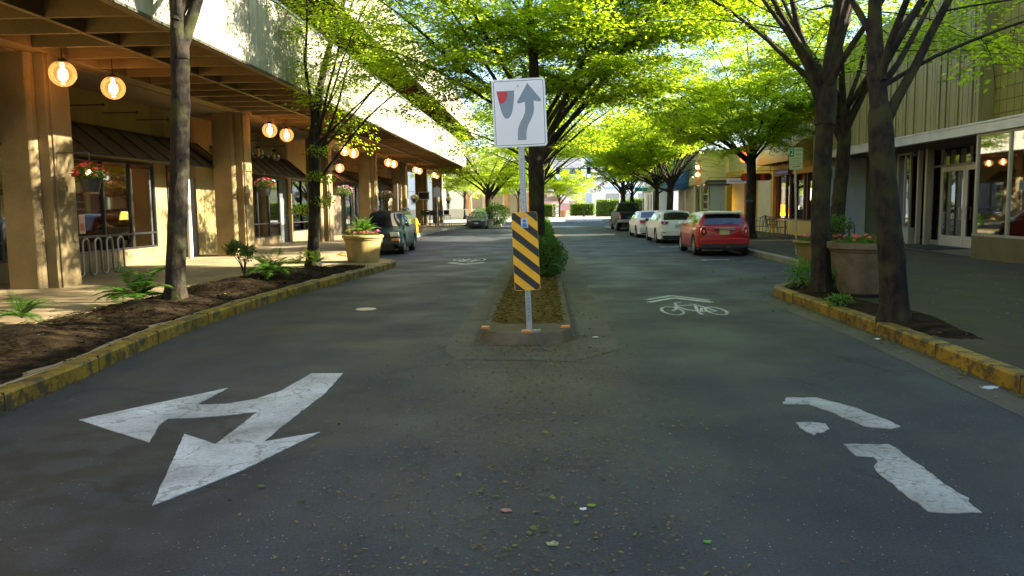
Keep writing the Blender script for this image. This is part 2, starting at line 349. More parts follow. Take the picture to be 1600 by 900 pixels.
def npmesh(name, v, f, mat, parent=None, smooth=False):
    """quads from numpy arrays"""
    me = bpy.data.meshes.new(name); v = np.asarray(v, dtype=np.float32); f = np.asarray(f, dtype=np.int32)
    me.vertices.add(len(v)); me.vertices.foreach_set('co', v.ravel())
    k = f.shape[1]
    me.loops.add(f.size); me.loops.foreach_set('vertex_index', f.ravel())
    me.polygons.add(len(f)); me.polygons.foreach_set('loop_start', np.arange(0, f.size, k, dtype=np.int32))
    try: me.polygons.foreach_set('loop_total', np.full(len(f), k, dtype=np.int32))
    except Exception: pass
    if smooth: me.polygons.foreach_set('use_smooth', np.ones(len(f), dtype=bool))
    me.materials.append(mat); me.update(calc_edges=True); me.validate()
    o = bpy.data.objects.new(name, me); C.objects.link(o)
    if parent: o.parent = parent
    return o
def text(name, s, size, mat, parent, loc, rot=(R_(90), 0, 0), ext=0.001, align='CENTER', sx=1.0, bold=0.0):
    cu = bpy.data.curves.new(name, 'FONT'); cu.body = s; cu.size = size; cu.align_x = align; cu.align_y = 'CENTER'
    cu.extrude = ext; cu.offset = bold
    t = bpy.data.objects.new(name, cu); C.objects.link(t)
    dg = bpy.context.evaluated_depsgraph_get(); me = bpy.data.meshes.new_from_object(t.evaluated_get(dg))
    bpy.data.objects.remove(t)
    me.materials.clear(); me.materials.append(mat)
    o = bpy.data.objects.new(name, me); C.objects.link(o); o.parent = parent; o.location = loc; o.rotation_euler = rot; o.scale = (sx, 1, 1)
    return o
def copy_tree(o, parent=None):
    c = o.copy(); C.objects.link(c)
    if parent: c.parent = parent
    for ch in list(o.children): copy_tree(ch, c)
    return c
def smooth_line(pts, it=2):
    for _ in range(it):
        q = [pts[0]]
        for a, b in zip(pts[:-1], pts[1:]):
            q += [tuple(a[i]*.75+b[i]*.25 for i in range(len(a))), tuple(a[i]*.25+b[i]*.75 for i in range(len(a)))]
        q.append(pts[-1]); pts = q
    return pts
def offset_line(pts, d):
    out = []
    for i, p in enumerate(pts):
        a = Vector(pts[max(i-1, 0)]); b = Vector(pts[min(i+1, len(pts)-1)]); t = (b-a).normalized()
        out.append((p[0]-t.y*d, p[1]+t.x*d))
    return out
def leaves(n, P, A, N, L, W, rng, fold=0.15):
    """n leaf quads: base P, axis A, up N (arrays)"""
    A = A/np.linalg.norm(A, axis=1, keepdims=True)
    S = np.cross(A, N); S /= (np.linalg.norm(S, axis=1, keepdims=True)+1e-9)
    N2 = np.cross(S, A)
    L = L*(0.7+0.6*rng.random(n))[:, None]; Wd = W*(0.7+0.6*rng.random(n))[:, None]
    v = np.empty((n, 4, 3)); v[:, 0] = P; v[:, 1] = P+A*L*.45+S*Wd*.5+N2*L*fold*.5; v[:, 2] = P+A*L; v[:, 3] = P+A*L*.45-S*Wd*.5+N2*L*fold*.5
    return v.reshape(-1, 3), np.arange(n*4).reshape(-1, 4)
# ------------------------------------------------------------------ ground, road, pavements
rng = np.random.default_rng(7); random.seed(7)
M_asph = asphalt()
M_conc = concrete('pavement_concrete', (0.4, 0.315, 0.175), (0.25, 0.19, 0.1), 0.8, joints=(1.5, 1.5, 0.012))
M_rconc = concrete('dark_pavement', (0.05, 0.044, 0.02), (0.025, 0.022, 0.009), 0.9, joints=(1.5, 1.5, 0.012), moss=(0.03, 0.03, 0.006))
M_plaza = concrete('plaza_concrete', (0.5, 0.47, 0.42), (0.38, 0.36, 0.32), 0.5, joints=(2.0, 2.0, 0.02))
M_kgrey = concrete('kerb_concrete', (0.3, 0.28, 0.24), (0.18, 0.165, 0.13), 1.5)
M_kyel = paintmat('kerb_yellow', (0.34, 0.215, 0.01), (0.08, 0.06, 0.022), 5.5, 0.52)
M_soil = pm('soil', (0.006, 0.004, 0.0025), 1.0, var=(0.036, 0.024, 0.012), scale=5, detail=9, bump=1.0, bscale=28, spec=.08)
M_isl = pm('mossy_bark_chips', (0.075, 0.05, 0.02), 1.0, var=(0.16, 0.115, 0.03), scale=14, detail=9, bump=1.0, bscale=40, stretch=(0.6, 2.2, 1), spec=.1)
M_apron = concrete('gutter_concrete', (0.1, 0.093, 0.068), (0.055, 0.05, 0.035), 1.3)
M_nose = concrete('island_concrete', (0.12, 0.095, 0.055), (0.045, 0.036, 0.02), 2.5, moss=(0.07, 0.05, 0.015))
M_mark = paintmat('road_paint', (0.6, 0.64, 0.66), (0.2, 0.2, 0.19), 14, 0.64)
M_mark2 = paintmat('worn_road_paint', (0.45, 0.47, 0.45), (0.17, 0.175, 0.16), 11, 0.6)

g = MB().box(-900, -400, -0.6, 900, 1500, -0.03).build('ground', concrete('far_ground', (0.24, 0.23, 0.2), (0.15, 0.15, 0.12), 0.1)); struct(g)
rd = MB().add([(-7, -25, 0), (7, -25, 0), (7, 75, 0), (-7, 75, 0)], [(0, 1, 2, 3)]).build('road', M_asph); struct(rd)
pl = MB().add([(-60, 75, 0.0), (60, 75, 0.0), (60, 175, 0.0), (-60, 175, 0.0)], [(0, 1, 2, 3)]).build('plaza', M_plaza); struct(pl)

LK = smooth_line([(-3.9, -14), (-4.15, 5.9), (-4.55, 9), (-4.6, 11), (-4.5, 13.8), (-4.2, 17), (-3.9, 20.0), (-3.85, 21.1), (-4.4, 22.0), (-5.6, 23.0), (-6.4, 24.4), (-6.45, 40), (-6.45, 50), (-6.2, 53), (-4.4, 55.2), (-3.3, 56.2), (-3.0, 58), (-3.3, 63), (-4.5, 66), (-7, 67)])
RK = smooth_line([(3.55, -14), (3.82, 6.4), (3.92, 8.9), (3.88, 12), (3.82, 13.2), (3.95, 14.0), (4.7, 14.75), (5.6, 16), (6.1, 18), (6.2, 21), (6.2, 24), (6.25, 50), (6.25, 64), (5.6, 70), (5.3, 75), (6.2, 77)])
def kerb(line, side, w_=0.16, h=0.15):
    inn = offset_line(line, side*w_); ch = offset_line(line, side*0.02)
    ring = []
    vs = []; fs = []
    for i, (a, c, b) in enumerate(zip(line, ch, inn)):
        vs += [(a[0], a[1], -0.02), (a[0], a[1], h-0.02), (c[0], c[1], h), (b[0], b[1], h), (b[0], b[1], -0.02)]
    for i in range(len(line)-1):
        for j in range(4):
            f = (i*5+j, (i+1)*5+j, (i+1)*5+j+1, i*5+j+1); fs.append(f if side < 0 else f[::-1])
    return vs, fs, inn
def kerb_build(line, side, nm, mat):
    vs, fs, inn = kerb(line, side); o = MB().add(vs, fs).build(nm, mat); struct(o); return inn
def split(line, y): 
    return [p for p in line if p[1] <= y], [p for p in line if p[1] >= y]
kl = [i for i, p in enumerate(LK) if p[1] > 23.9][0]
LI = kerb_build(LK[:kl+1], 1, 'kerb', M_kyel)[:-1] + kerb_build(LK[kl:], 1, 'kerb', M_kgrey)
kr = [i for i, p in enumerate(RK) if p[1] > 15.3][0]
RI = kerb_build(RK[:kr+1], -1, 'kerb', M_kyel)[:-1] + kerb_build(RK[kr:], -1, 'kerb', M_kgrey)
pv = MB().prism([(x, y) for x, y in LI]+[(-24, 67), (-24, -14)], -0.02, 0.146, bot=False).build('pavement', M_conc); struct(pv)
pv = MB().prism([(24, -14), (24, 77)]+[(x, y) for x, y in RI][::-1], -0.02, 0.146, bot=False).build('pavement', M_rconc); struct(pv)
# kerb joint cracks
jm = pm('joint_dark', (0.03, 0.025, 0.015), 1.0)
jb = MB()
for line, side, yy in ((LK, 1, np.arange(6, 21, 1.55)), (RK, -1, np.arange(5, 14, 1.5))):
    for y in yy:
        for a, b in zip(line[:-1], line[1:]):
            if a[1] <= y < b[1]:
                t = (y-a[1])/(b[1]-a[1]); x = a[0]+(b[0]-a[0])*t
                x0, x1 = (x-0.163, x+0.002) if side > 0 else (x-0.002, x+0.163)
                jb.box(x0, y, 0.0, x1, y+0.012, 0.1525)
                break
o = jb.build('kerb_joints', jm); struct(o)

# left planting bed: low mound of soil
def lerp_line(line, y):
    for a, b in zip(line[:-1], line[1:]):
        if a[1] <= y <= b[1]: return a[0]+(b[0]-a[0])*(y-a[1])/(b[1]-a[1]+1e-9)
    return line[-1][0]
ny, nx = 150, 22; vs = []
edge = [(-6.7, -14), (-6.62, 9.3), (-6.42, 11.5), (-6.5, 14.2), (-6.3, 17.6), (-4.3, 19.6)]
for i in range(ny):
    y = -10+29.4*i/(ny-1)
    xr = lerp_line(LI, y)+0.0; xl = lerp_line(edge, y); 
    for j in range(nx):
        t = j/(nx-1); x = xr+(xl-xr)*t
        wv = 0.03*math.sin(y*2.3+x)+0.03*math.sin(y*5.1+x*4)+.03*noise.noise(Vector((x*5, y*5, 0)))
        h = 0.12+(0.125+wv)*math.sin(math.pi*min(1, max(0, t)))**0.7*min(1, (19.5-y)/1.5)
        vs.append((x+(0.06*math.sin(y*3.1) if j == nx-1 else 0), y, h+random.uniform(-.008, .008)))
fs = [(i*nx+j, i*nx+j+1, (i+1)*nx+j+1, (i+1)*nx+j) for i in range(ny-1) for j in range(nx-1)]
bed = MB().add(vs, [f[::-1] for f in fs]).build('planting_bed', M_soil, smooth=True); struct(bed)
# right tree pit soil
vs = []; nx, ny = 16, 50
for i in range(ny):
    y = 8.2+6.0*i/(ny-1); xl = lerp_line(RI, y); xr = 4.72+0.12*math.sin(y*2)
    if y > 13.2: xr = xl+max(0.05, (14.2-y)*1.0)
    for j in range(nx):
        t = j/(nx-1); vs.append((xl+(xr-xl)*t, y, 0.135+0.05*math.sin(math.pi*t)*min(1, (y-8.2)/.6, (14.3-y)/.6)+random.uniform(0, .008)))
fs = [(i*nx+j, i*nx+j+1, (i+1)*nx+j+1, (i+1)*nx+j) for i in range(ny-1) for j in range(nx-1)]
struct(MB().add(vs, fs).build('tree_pit_soil', M_soil, smooth=True))
# far left bed at the end of the block
struct(MB().prism([(-5.6, 56.0), (-3.7, 57.0), (-3.5, 61), (-5.0, 63.5), (-5.8, 60)], 0.1, 0.2).build('planting_bed', M_soil))

# central island
def nose(x0, x1, y0, yf, y1, n=10):
    c = (x0+x1)/2; hw = (x1-x0)/2
    pts = [(c+hw*math.cos(a)*(1 if abs(math.cos(a)) < .999 else 1), yf-(yf-y0)*math.sin(a)**0.7 if math.sin(a) > 0 else yf) for a in np.linspace(0, math.pi, n)]
    return [(x1, y1)]+pts+[(x0, y1)]
out = nose(-0.8, 0.38, 8.86, 9.5, 52); inn = nose(-0.74, 0.32, 8.98, 9.55, 51.95)
n = len(out); vs = [(x, y, 0) for x, y in out]+[(x, y, 0.12) for x, y in inn]
fs = [(i, (i+1) % n, n+(i+1) % n, n+i)[::-1] for i in range(n)]+[tuple(range(n, 2*n))[::-1]]
struct(MB().add(vs, fs).build('island', M_nose))
vs = []; nx, ny = 12, 60
for i in range(ny):
    y = 9.72+(42.0*(i/(ny-1))**1.8)
    for j in range(nx):
        t = j/(nx-1); vs.append((-0.67+0.92*t, y, 0.118+0.035*math.sin(math.pi*t)**.5*min(1, (y-9.72)*3)+random.uniform(-.004, .004)))
struct(MB().add(vs, [(i*nx+j, i*nx+j+1, (i+1)*nx+j+1, (i+1)*nx+j) for i in range(ny-1) for j in range(nx-1)]).build('island_soil', M_isl, smooth=True))
for x0, x1, x2, x3 in ((-1.1, -0.81, -0.82, -0.81), (0.39, 0.82, 0.39, 0.93)):
    struct(MB().add([(x0, 8.6, .004), (x1, 8.6, .004), (x3, 55, .004), (x2, 55, .004)], [(0, 1, 2, 3)]).build('gutter', M_apron))
struct(MB().add([(-1.1, 8.6, .0045), (-0.9, 8.05, .0045), (0.3, 7.95, .0045), (0.82, 8.6, .0045), (0.45, 8.8, .0045), (-0.8, 8.8, .0045)], [tuple(range(6))]).build('gutter', M_apron))
# right kerb gutter strip
struct(MB().add([(3.25, -14, .003), (3.6, -14, .003), (3.86, 6.4, .003), (3.95, 9, .003), (3.9, 13, .003), (3.5, 13, .003), (3.56, 9, .003), (3.46, 6.4, .003)], [tuple(range(8))]).build('gutter', M_apron))

# ------------------------------------------------------------------ road markings
def jag(poly, amp=0.012, step=0.05):
    out = []
    for a, b in zip(poly, poly[1:]+poly[:1]):
        L = math.hypot(b[0]-a[0], b[1]-a[1]); k = max(1, int(L/step))
        for i in range(k):
            t = i/k; out.append((a[0]+(b[0]-a[0])*t+(random.uniform(-amp, amp) if i else 0), a[1]+(b[1]-a[1])*t+(random.uniform(-amp, amp) if i else 0)))
    return out
ar = [(-3.501,5.744),(-2.779,6.788),(-2.796,6.202),(-2.569,6.221),(-2.384,6.39),(-2.267,6.685),(-2.211,7.394),(-1.909,7.389),(-1.859,6.518),(-1.887,5.826),(-1.897,5.189),(-1.577,5.417),(-1.819,4.614),(-2.091,4.035),(-2.524,5.371),(-2.202,5.131),(-2.203,5.219),(-2.22,5.978),(-2.442,5.866),(-2.657,5.794),(-2.836,5.777),(-2.818,5.618),(-2.677,5.175)]
tag(MB().prism(jag(ar[::-1], .004), 0.0005, 0.006).build('turn_arrow', M_mark), 'large white forked turn arrow painted on the left lane', 'road marking')
t = thing('worn_arrow', 'flaking remains of a pale arrow painted on the right lane', 'road marking', (0, 0, 0))
for poly in ([(1.943,6.391),(2.176,6.389),(2.345,6.102),(2.441,5.751),(2.476,5.55),(2.388,5.486),(2.226,5.551),(2.141,5.932),(2.043,6.183),(1.856,6.185)],
             [(1.785,5.651),(1.876,5.668),(1.985,5.617),(1.966,5.487),(1.81,5.333),(1.785,5.441)],
             [(1.931,5.131),(2.041,5.131),(2.216,5.131),(2.234,5.022),(2.221,4.867),(2.217,4.618),(2.214,4.332),(2.232,4.169),(2.199,4.123),(2.192,3.975),(2.08,3.966),(1.933,3.99),(1.925,4.34),(1.931,4.628),(2.008,4.781),(2.016,4.867),(1.921,4.892)]):
    MB().prism(jag(poly[::-1], .012), 0.0005, 0.006).build('paint_patch', M_mark2, t)
def stroke(mb, pts, w_):
    for a, b in zip(pts[:-1], pts[1:]):
        d = Vector((b[0]-a[0], b[1]-a[1])); nrm = Vector((-d.y, d.x)).normalized()*w_/2
        mb.prism([(a[0]+nrm.x, a[1]+nrm.y), (b[0]+nrm.x, b[1]+nrm.y), (b[0]-nrm.x, b[1]-nrm.y), (a[0]-nrm.x, a[1]-nrm.y)][::-1], 0.0005, 0.0055+random.uniform(0, .0008))
def bike_symbol(ox, oy, label, flip=1):
    t = thing('bike_lane_symbol', label, 'road marking', (ox, oy, 0), 0 if flip > 0 else math.pi, 'bicycle symbols painted on the road')
    m = MB()
    for line in ([(1.672,13.085),(2.164,13.646),(2.656,12.955)], [(1.668,12.745),(2.162,13.329),(2.647,12.687)]): stroke(m, [(x-2.17, y-12.3) for x, y in line], 0.1)
    m.build('chevron', M_mark, t)
    m = MB()
    for line in ([(2.167,12.697),(2.069,12.646),(2.017,12.225),(1.961,11.889),(1.877,11.691)],[(2.031,12.312),(2.278,12.343)],[(2.252,12.47),(2.408,12.443)],[(2.333,12.429),(2.229,11.594),(2.223,11.326),(2.258,11.324)],[(2.02,12.182),(2.115,11.799),(2.244,11.672)],[(2.363,12.294),(2.507,11.659)],[(2.236,11.633),(2.503,11.643)],[(2.353,11.993),(2.275,11.591)]):
        stroke(m, [(x-2.17, y-12.3) for x, y in line], 0.045)
    for cx, cy_, rx, ry in ((1.875, 11.7, .17, .48), (2.5, 11.66, .155, .46)):
        k = 28; vs = []
        for r in (1, 0.76):
            for i in range(k):
                a = 2*math.pi*i/k; rr = r if r == 1 else 1
                vs.append((cx-2.17+(rx-(0.045 if r < 1 else 0))*math.cos(a), cy_-12.3+(ry-(0.07 if r < 1 else 0))*math.sin(a), 0.006))
        m.add(vs, [(i, (i+1) % k, k+(i+1) % k, k+i) for i in range(k)])
    m.build('bicycle_outline', M_mark, t)
bike_symbol(2.17, 12.3, 'white bicycle symbol with double chevron on the right lane')
bike_symbol(-2.15, 22.6, 'white bicycle symbol facing the other way on the left lane', -1)
# small parking ticks
for x, y, lb in ((4.35, 22.2, 'short white parking mark on the road behind the red car'), (4.2, 29.2, 'short white parking mark on the road beside the white hatchback')):
    m = MB(); m.box(x, y, .0005, x+.75, y+.1, .006); m.box(x+.0, y-.25, .0005, x+.1, y, .0055); tag(m.build('parking_mark', M_mark), lb, 'road marking')
# inspection cap in the road
tag(MB().lathe([(0.001, 0.006), (0.15, 0.006), (0.16, 0.0)], (-2.75, 12.16, 0), 20).build('utility_cap', pm('cap_metal', (.45, .43, .38), .4, .3), smooth=False), 'small pale round metal cap in the left lane', 'utility cap')

# ------------------------------------------------------------------ litter
def litter(name, spots, size, mat):
    n = len(spots); P = np.array(spots); a = rng.random(n)*6.28
    A = np.stack([np.cos(a), np.sin(a), rng.normal(0, .12, n)], 1); N = np.stack([rng.normal(0, .25, n), rng.normal(0, .25, n), np.ones(n)], 1)
    v, f = leaves(n, P, A, N, size, size*.55, rng)
    o = npmesh(name, v, f, mat); o['kind'] = 'stuff'; return o
sp = []
for _ in range(4500):
    y = 2.5+7*random.random()**.8; x = random.gauss(-0.15, .62); sp.append((x, y, .006+.01*random.random()))
for _ in range(500): sp.append((random.gauss(-.2, .35), random.gauss(8.55, .25), .01))
for _ in range(900):
    y = random.uniform(-2, 14); sp.append((lerp_line(RK, y)-abs(random.gauss(0, .09)), y, .012))
for _ in range(700):
    y = random.uniform(-2, 20); sp.append((lerp_line(LK, y)+abs(random.gauss(0, .08)), y, .012))
litter('fallen_debris', sp, 0.026, leafmat('dry_bits', (0.22, 0.15, 0.05), (0.1, 0.07, 0.03), (0.1, .07, .02), (.05, .04, .02), mixf=.15))
sp = []
for _ in range(60): sp.append((random.gauss(0, .8), random.uniform(3, 9), .01))
for _ in range(260): sp.append((random.uniform(2.6, 5.5)+random.gauss(0, .3), random.gauss(16.5, 2.6), .012))
for _ in range(260):
    y = random.uniform(3, 14.5); sp.append((lerp_line(RK, y)-abs(random.gauss(0, .14)), y, .014))
for _ in range(420): sp.append((random.uniform(4.1, 9.5), random.uniform(7.5, 22), .17))
for _ in range(90): sp.append((random.gauss(.45, .15), random.uniform(9.3, 15), .014))
for _ in range(120): sp.append((random.uniform(-.7, .3), random.uniform(9.6, 15), .16))
for _ in range(150): sp.append((random.uniform(-6.4, -4.7), random.uniform(5, 19), .31))
litter('fallen_leaves', [(x, y, z) for x, y, z in sp if z > .1 or x < lerp_line(RK, min(y, 76))-.02], 0.05, leafmat('fallen_leaf', (0.1, 0.17, 0.02), (0.2, 0.21, 0.05), (0.1, .2, .02), (.15, .2, .03), mixf=.25))
def scrap(x, y, z, r, mat, label, nm='paper_scrap', cat='litter', n=9):
    r *= .75
    P = [(r*(.6+.5*random.random())*math.cos(6.283*i/n)*1.3, r*(.6+.5*random.random())*math.sin(6.283*i/n)) for i in range(n)]
    vs = [(0, 0, .006)]+[(a, b, .002+random.random()*.007) for a, b in P]+[(a, b, 0) for a, b in P]
    fs = [(0, i+1, (i+1) % n+1) for i in range(n)]+[(i+1, n+1+i, n+1+(i+1) % n, (i+1) % n+1) for i in range(n)]
    tag(MB().add(vs, fs).build(nm, mat, loc=(x, y, z)), label, cat)
scrap(3.7, 6.72, .005, .1, pm('paper', (.5, .55, .62), .7), 'crumpled pale blue paper in the right gutter')
scrap(0.03, 3.57, .004, .035, pm('pale_leaf', (.3, .33, .15), .7), 'pale curled leaf lying nearest the camera on the road', 'fallen_leaf', 'leaf')
scrap(-.2, 3.98, .004, .035, pm('pink_leaf', (.35, .16, .12), .7), 'reddish crushed leaf on the road centre', 'fallen_leaf', 'leaf')
scrap(.75, 3.6, .004, .022, pm('green_leaf', (.08, .3, .03), .6), 'small bright green leaf on the road right of centre', 'fallen_leaf', 'leaf')
scrap(.19, 4.0, .004, .02, pm('paper_white', (.7, .7, .68), .7), 'tiny white paper flake beside a green leaf')
scrap(.24, 4.05, .004, .025, pm('yellow_leaf', (.22, .3, .03), .6), 'yellow green leaf beside a white paper flake', 'fallen_leaf', 'leaf')
scrap(.6, 9.35, .01, .05, pm('paper_white', (.7, .7, .68), .7), 'white paper scrap in the gutter right of the island')
scrap(3.75, 9.1, .012, .045, pm('paper_white', (.7, .7, .68), .7), 'white paper scrap at the foot of the right yellow kerb')
# ------------------------------------------------------------------ arcade building on the left
FX, CX, WX = -5.7, -9.0, -10.7
SOF, FT, US, UT = 4.4, 5.95, 7.25, 9.0
Y0, Y1 = -14.0, 70.8
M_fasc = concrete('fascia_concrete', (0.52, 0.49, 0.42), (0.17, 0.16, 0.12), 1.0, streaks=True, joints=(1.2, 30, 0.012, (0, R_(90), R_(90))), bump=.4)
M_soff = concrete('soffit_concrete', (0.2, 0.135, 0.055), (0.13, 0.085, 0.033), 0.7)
M_pier = concrete('pier_concrete', (0.27, 0.205, 0.1), (0.16, 0.12, 0.055), 0.9, bump=.6)
M_wall = pm('cream_plaster', (0.3, 0.24, 0.1), 0.85, var=(0.24, 0.19, 0.075), scale=1.5, bump=.15, bscale=40)
M_wallb = pm('brown_panel', (0.2, 0.165, 0.11), 0.8, var=(0.16, 0.13, 0.09), scale=1.2)
M_dark = pm('dark_frame', (0.018, 0.018, 0.018), 0.4)
M_alu = pm('aluminium', (0.45, 0.45, 0.43), 0.35, 0.8)
M_awn = pm('awning_cloth', (0.09, 0.068, 0.042), 0.8, var=(0.07, 0.052, 0.032), scale=2)
M_awr = pm('awning_rib', (0.025, 0.02, 0.015), 0.6)
M_slate = pm('slate_paint', (0.07, 0.085, 0.095), 0.55)
M_gl = glass('shop_glass', (0.72, 0.76, 0.74), 0.16)
M_roof = pm('roof_gravel', (0.25, 0.24, 0.22), 0.95, var=(.18, .17, .16), scale=8)
bld = thing('arcade_building', 'long concrete arcade building with white balcony bands and piers', 'building', (FX, 30, 0))
def bpart(mb, name, mat, parent=bld, **k):
    mb.v = [(x-FX, y-30, z) for x, y, z in mb.v]; return mb.build(name, mat, parent, **k)
def sub(mb, name, mat, parent, **k):
    mb.v = [(x-FX, y-30, z) for x, y, z in mb.v]; return mb.build(name, mat, parent, **k)
# coffered soffit of the arcade
m = MB()
for x0, x1, z0 in ((CX-.3, CX+.12, SOF), (-7.41, -7.31, SOF), (-6.0, -5.86, SOF)): m.box(x0, Y0, z0, x1, Y1-.06, SOF+.358)
y = Y0+.4
while y < Y1-.2:
    m.box(CX+.122, y, SOF+.004, -7.412, y+.085, SOF+.357); m.box(-7.308, y, SOF+.004, -6.002, y+.085, SOF+.357); y += 1.06
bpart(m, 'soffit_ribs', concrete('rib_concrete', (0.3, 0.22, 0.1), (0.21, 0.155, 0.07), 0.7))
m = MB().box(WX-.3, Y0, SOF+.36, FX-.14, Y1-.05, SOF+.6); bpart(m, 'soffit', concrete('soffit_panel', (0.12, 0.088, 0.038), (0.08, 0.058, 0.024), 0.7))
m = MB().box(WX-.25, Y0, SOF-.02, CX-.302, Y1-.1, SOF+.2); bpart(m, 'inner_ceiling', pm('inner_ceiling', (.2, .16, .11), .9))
# parapet bands
m = MB(); m.xprism([(Y0, SOF-.03), (Y1, SOF-.03), (Y1, FT), (Y0, FT)], FX-.14, FX)
m.box(FX-3.2, Y1-.14, SOF-.03, FX-.142, Y1, FT); bpart(m, 'balcony_band', M_fasc)
m = MB().box(FX-.2, Y0, FT+.002, FX+.03, Y1+.03, FT+.05); bpart(m, 'coping', pm('coping_metal', (.25, .25, .26), .35, .7))
m = MB().box(FX-.02, Y0, SOF-.075, FX+.02, Y1+.01, SOF-.032); bpart(m, 'drip_edge', pm('drip', (.05, .045, .03), .8))
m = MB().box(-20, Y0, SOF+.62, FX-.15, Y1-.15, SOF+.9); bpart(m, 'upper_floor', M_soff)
m = MB().box(-20, Y0, SOF+.902, -9.2, Y1-.9, US); bpart(m, 'upper_wall', pm('upper_wall', (.12, .1, .075), .8))
m = MB()
y = Y0+1
while y < Y1-3:
    m.box(-9.19, y, SOF+1.2, -9.15, y+2.6, US-.3); y += 3.1
bpart(m, 'upper_windows', pm('dark_glass', (.015, .018, .02), .05, spec=1.0))
m = MB(); m.xprism([(Y0, US), (Y1, US), (Y1, UT), (Y0, UT)], FX-.14, FX); m.box(FX-3.2, Y1-.14, US, FX-.142, Y1, UT); bpart(m, 'balcony_band', M_fasc)
m = MB().box(-20, Y0, US+.36, FX-.142, Y1-.15, US+.6)
for x0, x1 in ((-9.3, -9.0), (-7.42, -7.3), (-6.0, -5.86)): m.box(x0, Y0, US+.01, x1, Y1-.16, US+.358)
y = Y0+.4
while y < Y1-.3:
    m.box(-8.998, y, US+.014, -7.422, y+.12, US+.356); m.box(-7.298, y, US+.014, -6.002, y+.12, US+.356); y += 1.06
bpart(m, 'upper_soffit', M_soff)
m = MB().box(-20, Y0, UT-.5, FX-.16, Y1-.16, UT-.2); bpart(m, 'roof', M_roof)
# piers
pier_far = [15.15+9.37*k for k in range(-3, 7)]
for yf in pier_far:
    m = MB()
    m.box(-9.75, yf-.98, 0.1, -9.2, yf, SOF)
    m.prism([(-9.199, yf-.98), (-9.14, yf-.92), (-9.14, yf-.001), (-9.199, yf-.001)], .1, SOF)
    m.box(-9.138, yf-.8, .1, CX+.06, yf-.06, SOF-.001)
    m.box(CX+.061, yf-.72, .1, CX+.1, yf-.14, SOF-.002)
    bpart(m, 'pier', M_pier, bevel=.012)
# shopfront wall, bay by bay
WZ = 4.5
def wallbox(m, ya, yb, z0, z1, x=WX, d=.2): m.box(x-d, ya, z0, x, yb, z1)
def window_group(ya, yb, nm, bulk=.55, rail=.95, top=2.8, lower=True, matb=None, x=WX):
    """bulkhead, mullions, rail and panes"""
    mb = MB().box(x-.22, ya, .1, x+.03, yb, bulk); bpart(mb, 'bulkhead', matb or M_pier, bevel=.01)
    fr = MB(); step = (yb-ya)/nm
    for i in range(nm+1):
        yy = ya+i*step; fr.box(x-.06, yy-.03, bulk+.001, x+.03, yy+.03, top)
    fr.box(x-.058, ya+.031, top-.06, x+.028, yb-.031, top-.001); fr.box(x-.058, ya+.031, bulk+.002, x+.028, yb-.031, bulk+.05)
    if lower: fr.box(x-.05, ya+.031, rail-.03, x+.034, yb-.031, rail+.02)
    w_ = bpart(fr, 'window', M_dark, whole=True)
    pn = MB().box(x-.02, ya, bulk+.003, x-.012, yb, top-.002); sub(pn, 'pane', M_gl, w_)
    hd = MB(); wallbox(hd, ya, yb, top+.001, WZ); bpart(hd, 'wall', M_wall)
def awning(ya, yb, zt=3.55, zb=2.78, x0=WX+.01, x1=-9.72):
    n = max(2, round((yb-ya)/.95))
    m = MB().add([(x0, ya, zt), (x0, yb, zt), (x1, yb, zb), (x1, ya, zb), (x0, ya, zt-.02), (x0, yb, zt-.02), (x1, yb, zb-.02), (x1, ya, zb-.02)],
                 [(0, 1, 2, 3), (7, 6, 5, 4), (0, 3, 7, 4), (1, 5, 6, 2), (3, 2, 6, 7)])
    a = bpart(m, 'awning', M_awn); r = MB()
    for i in range(n+1):
        yy = ya+(yb-ya)*i/n; r.tube([(x0+.02, yy, zt+.012), (x1, yy, zb+.012)], .022, 6)
    r.tube([(x0+.02, ya, zt+.015), (x0+.02, yb, zt+.015)], .028, 6); r.tube([(x1, ya, zb-.005), (x1, yb, zb-.005)], .022, 6)
    sub(r, 'awning_ribs', M_awr, a)
def solid(ya, yb, mat=M_wall, z0=.1, z1=WZ, x=WX):
    m = MB(); wallbox(m, ya, yb, z0, z1, x); return bpart(m, 'wall', mat)
def door(ya, yb, mat, top=2.5, x=WX, glassy=False):
    m = MB().box(x-.12, ya, .12, x-.04, yb, top); d = bpart(m, 'door', mat, bevel=.01)
    p = MB().box(x-.045, ya+(yb-ya)*.3, .9, x-.032, yb-(yb-ya)*.3, 1.95); sub(p, 'door_glass', pm('door_pane', (.5, .5, .42), .1), d)
    h = MB().tube([(x-.03, yb-.12, .95), (x+.02, yb-.12, .95), (x+.02, yb-.12, 1.25), (x-.03, yb-.12, 1.25)], .012, 6); sub(h, 'handle', M_alu, d)
    f = MB().box(x-.2, ya-.001, top+.002, x-.005, yb+.001, WZ); bpart(f, 'wall', M_wall)
solid(Y0, 13.0)
window_group(13.0, 16.6, 3); window_group(16.6, 21.75, 4)
solid(21.75, 22.55, M_pier)
window_group(22.55, 23.5, 1, bulk=.4); 
m = MB().tube([(-10.2, 22.75, .146), (-10.2, 22.75, 2.72)], .07, 10); bpart(m, 'post', pm('white_post', (.5, .5, .5), .4), smooth=True)
door(23.5, 24.45, pm('grey_door', (.25, .25, .27), .5)); solid(24.45, 26.0)
awning(11.5, 24.6)
window_group(26.0, 32.2, 5, bulk=.45, rail=.98, top=2.75)
door(32.2, 33.4, M_slate, 2.75); solid(33.4, 33.9, pm('tan_panel', (.32, .25, .13), .8)); window_group(33.9, 35.2, 1)
awning(25.6, 33.3, 3.55, 2.75)
window_group(35.2, 37.2, 1); solid(37.2, 43.0, M_wallb); awning(38.5, 42.5, 3.4, 2.85)
window_group(43.0, 47.0, 3); door(47.0, 48.2, M_slate); solid(48.2, 50.0); awning(43.2, 50, 3.5, 2.8)
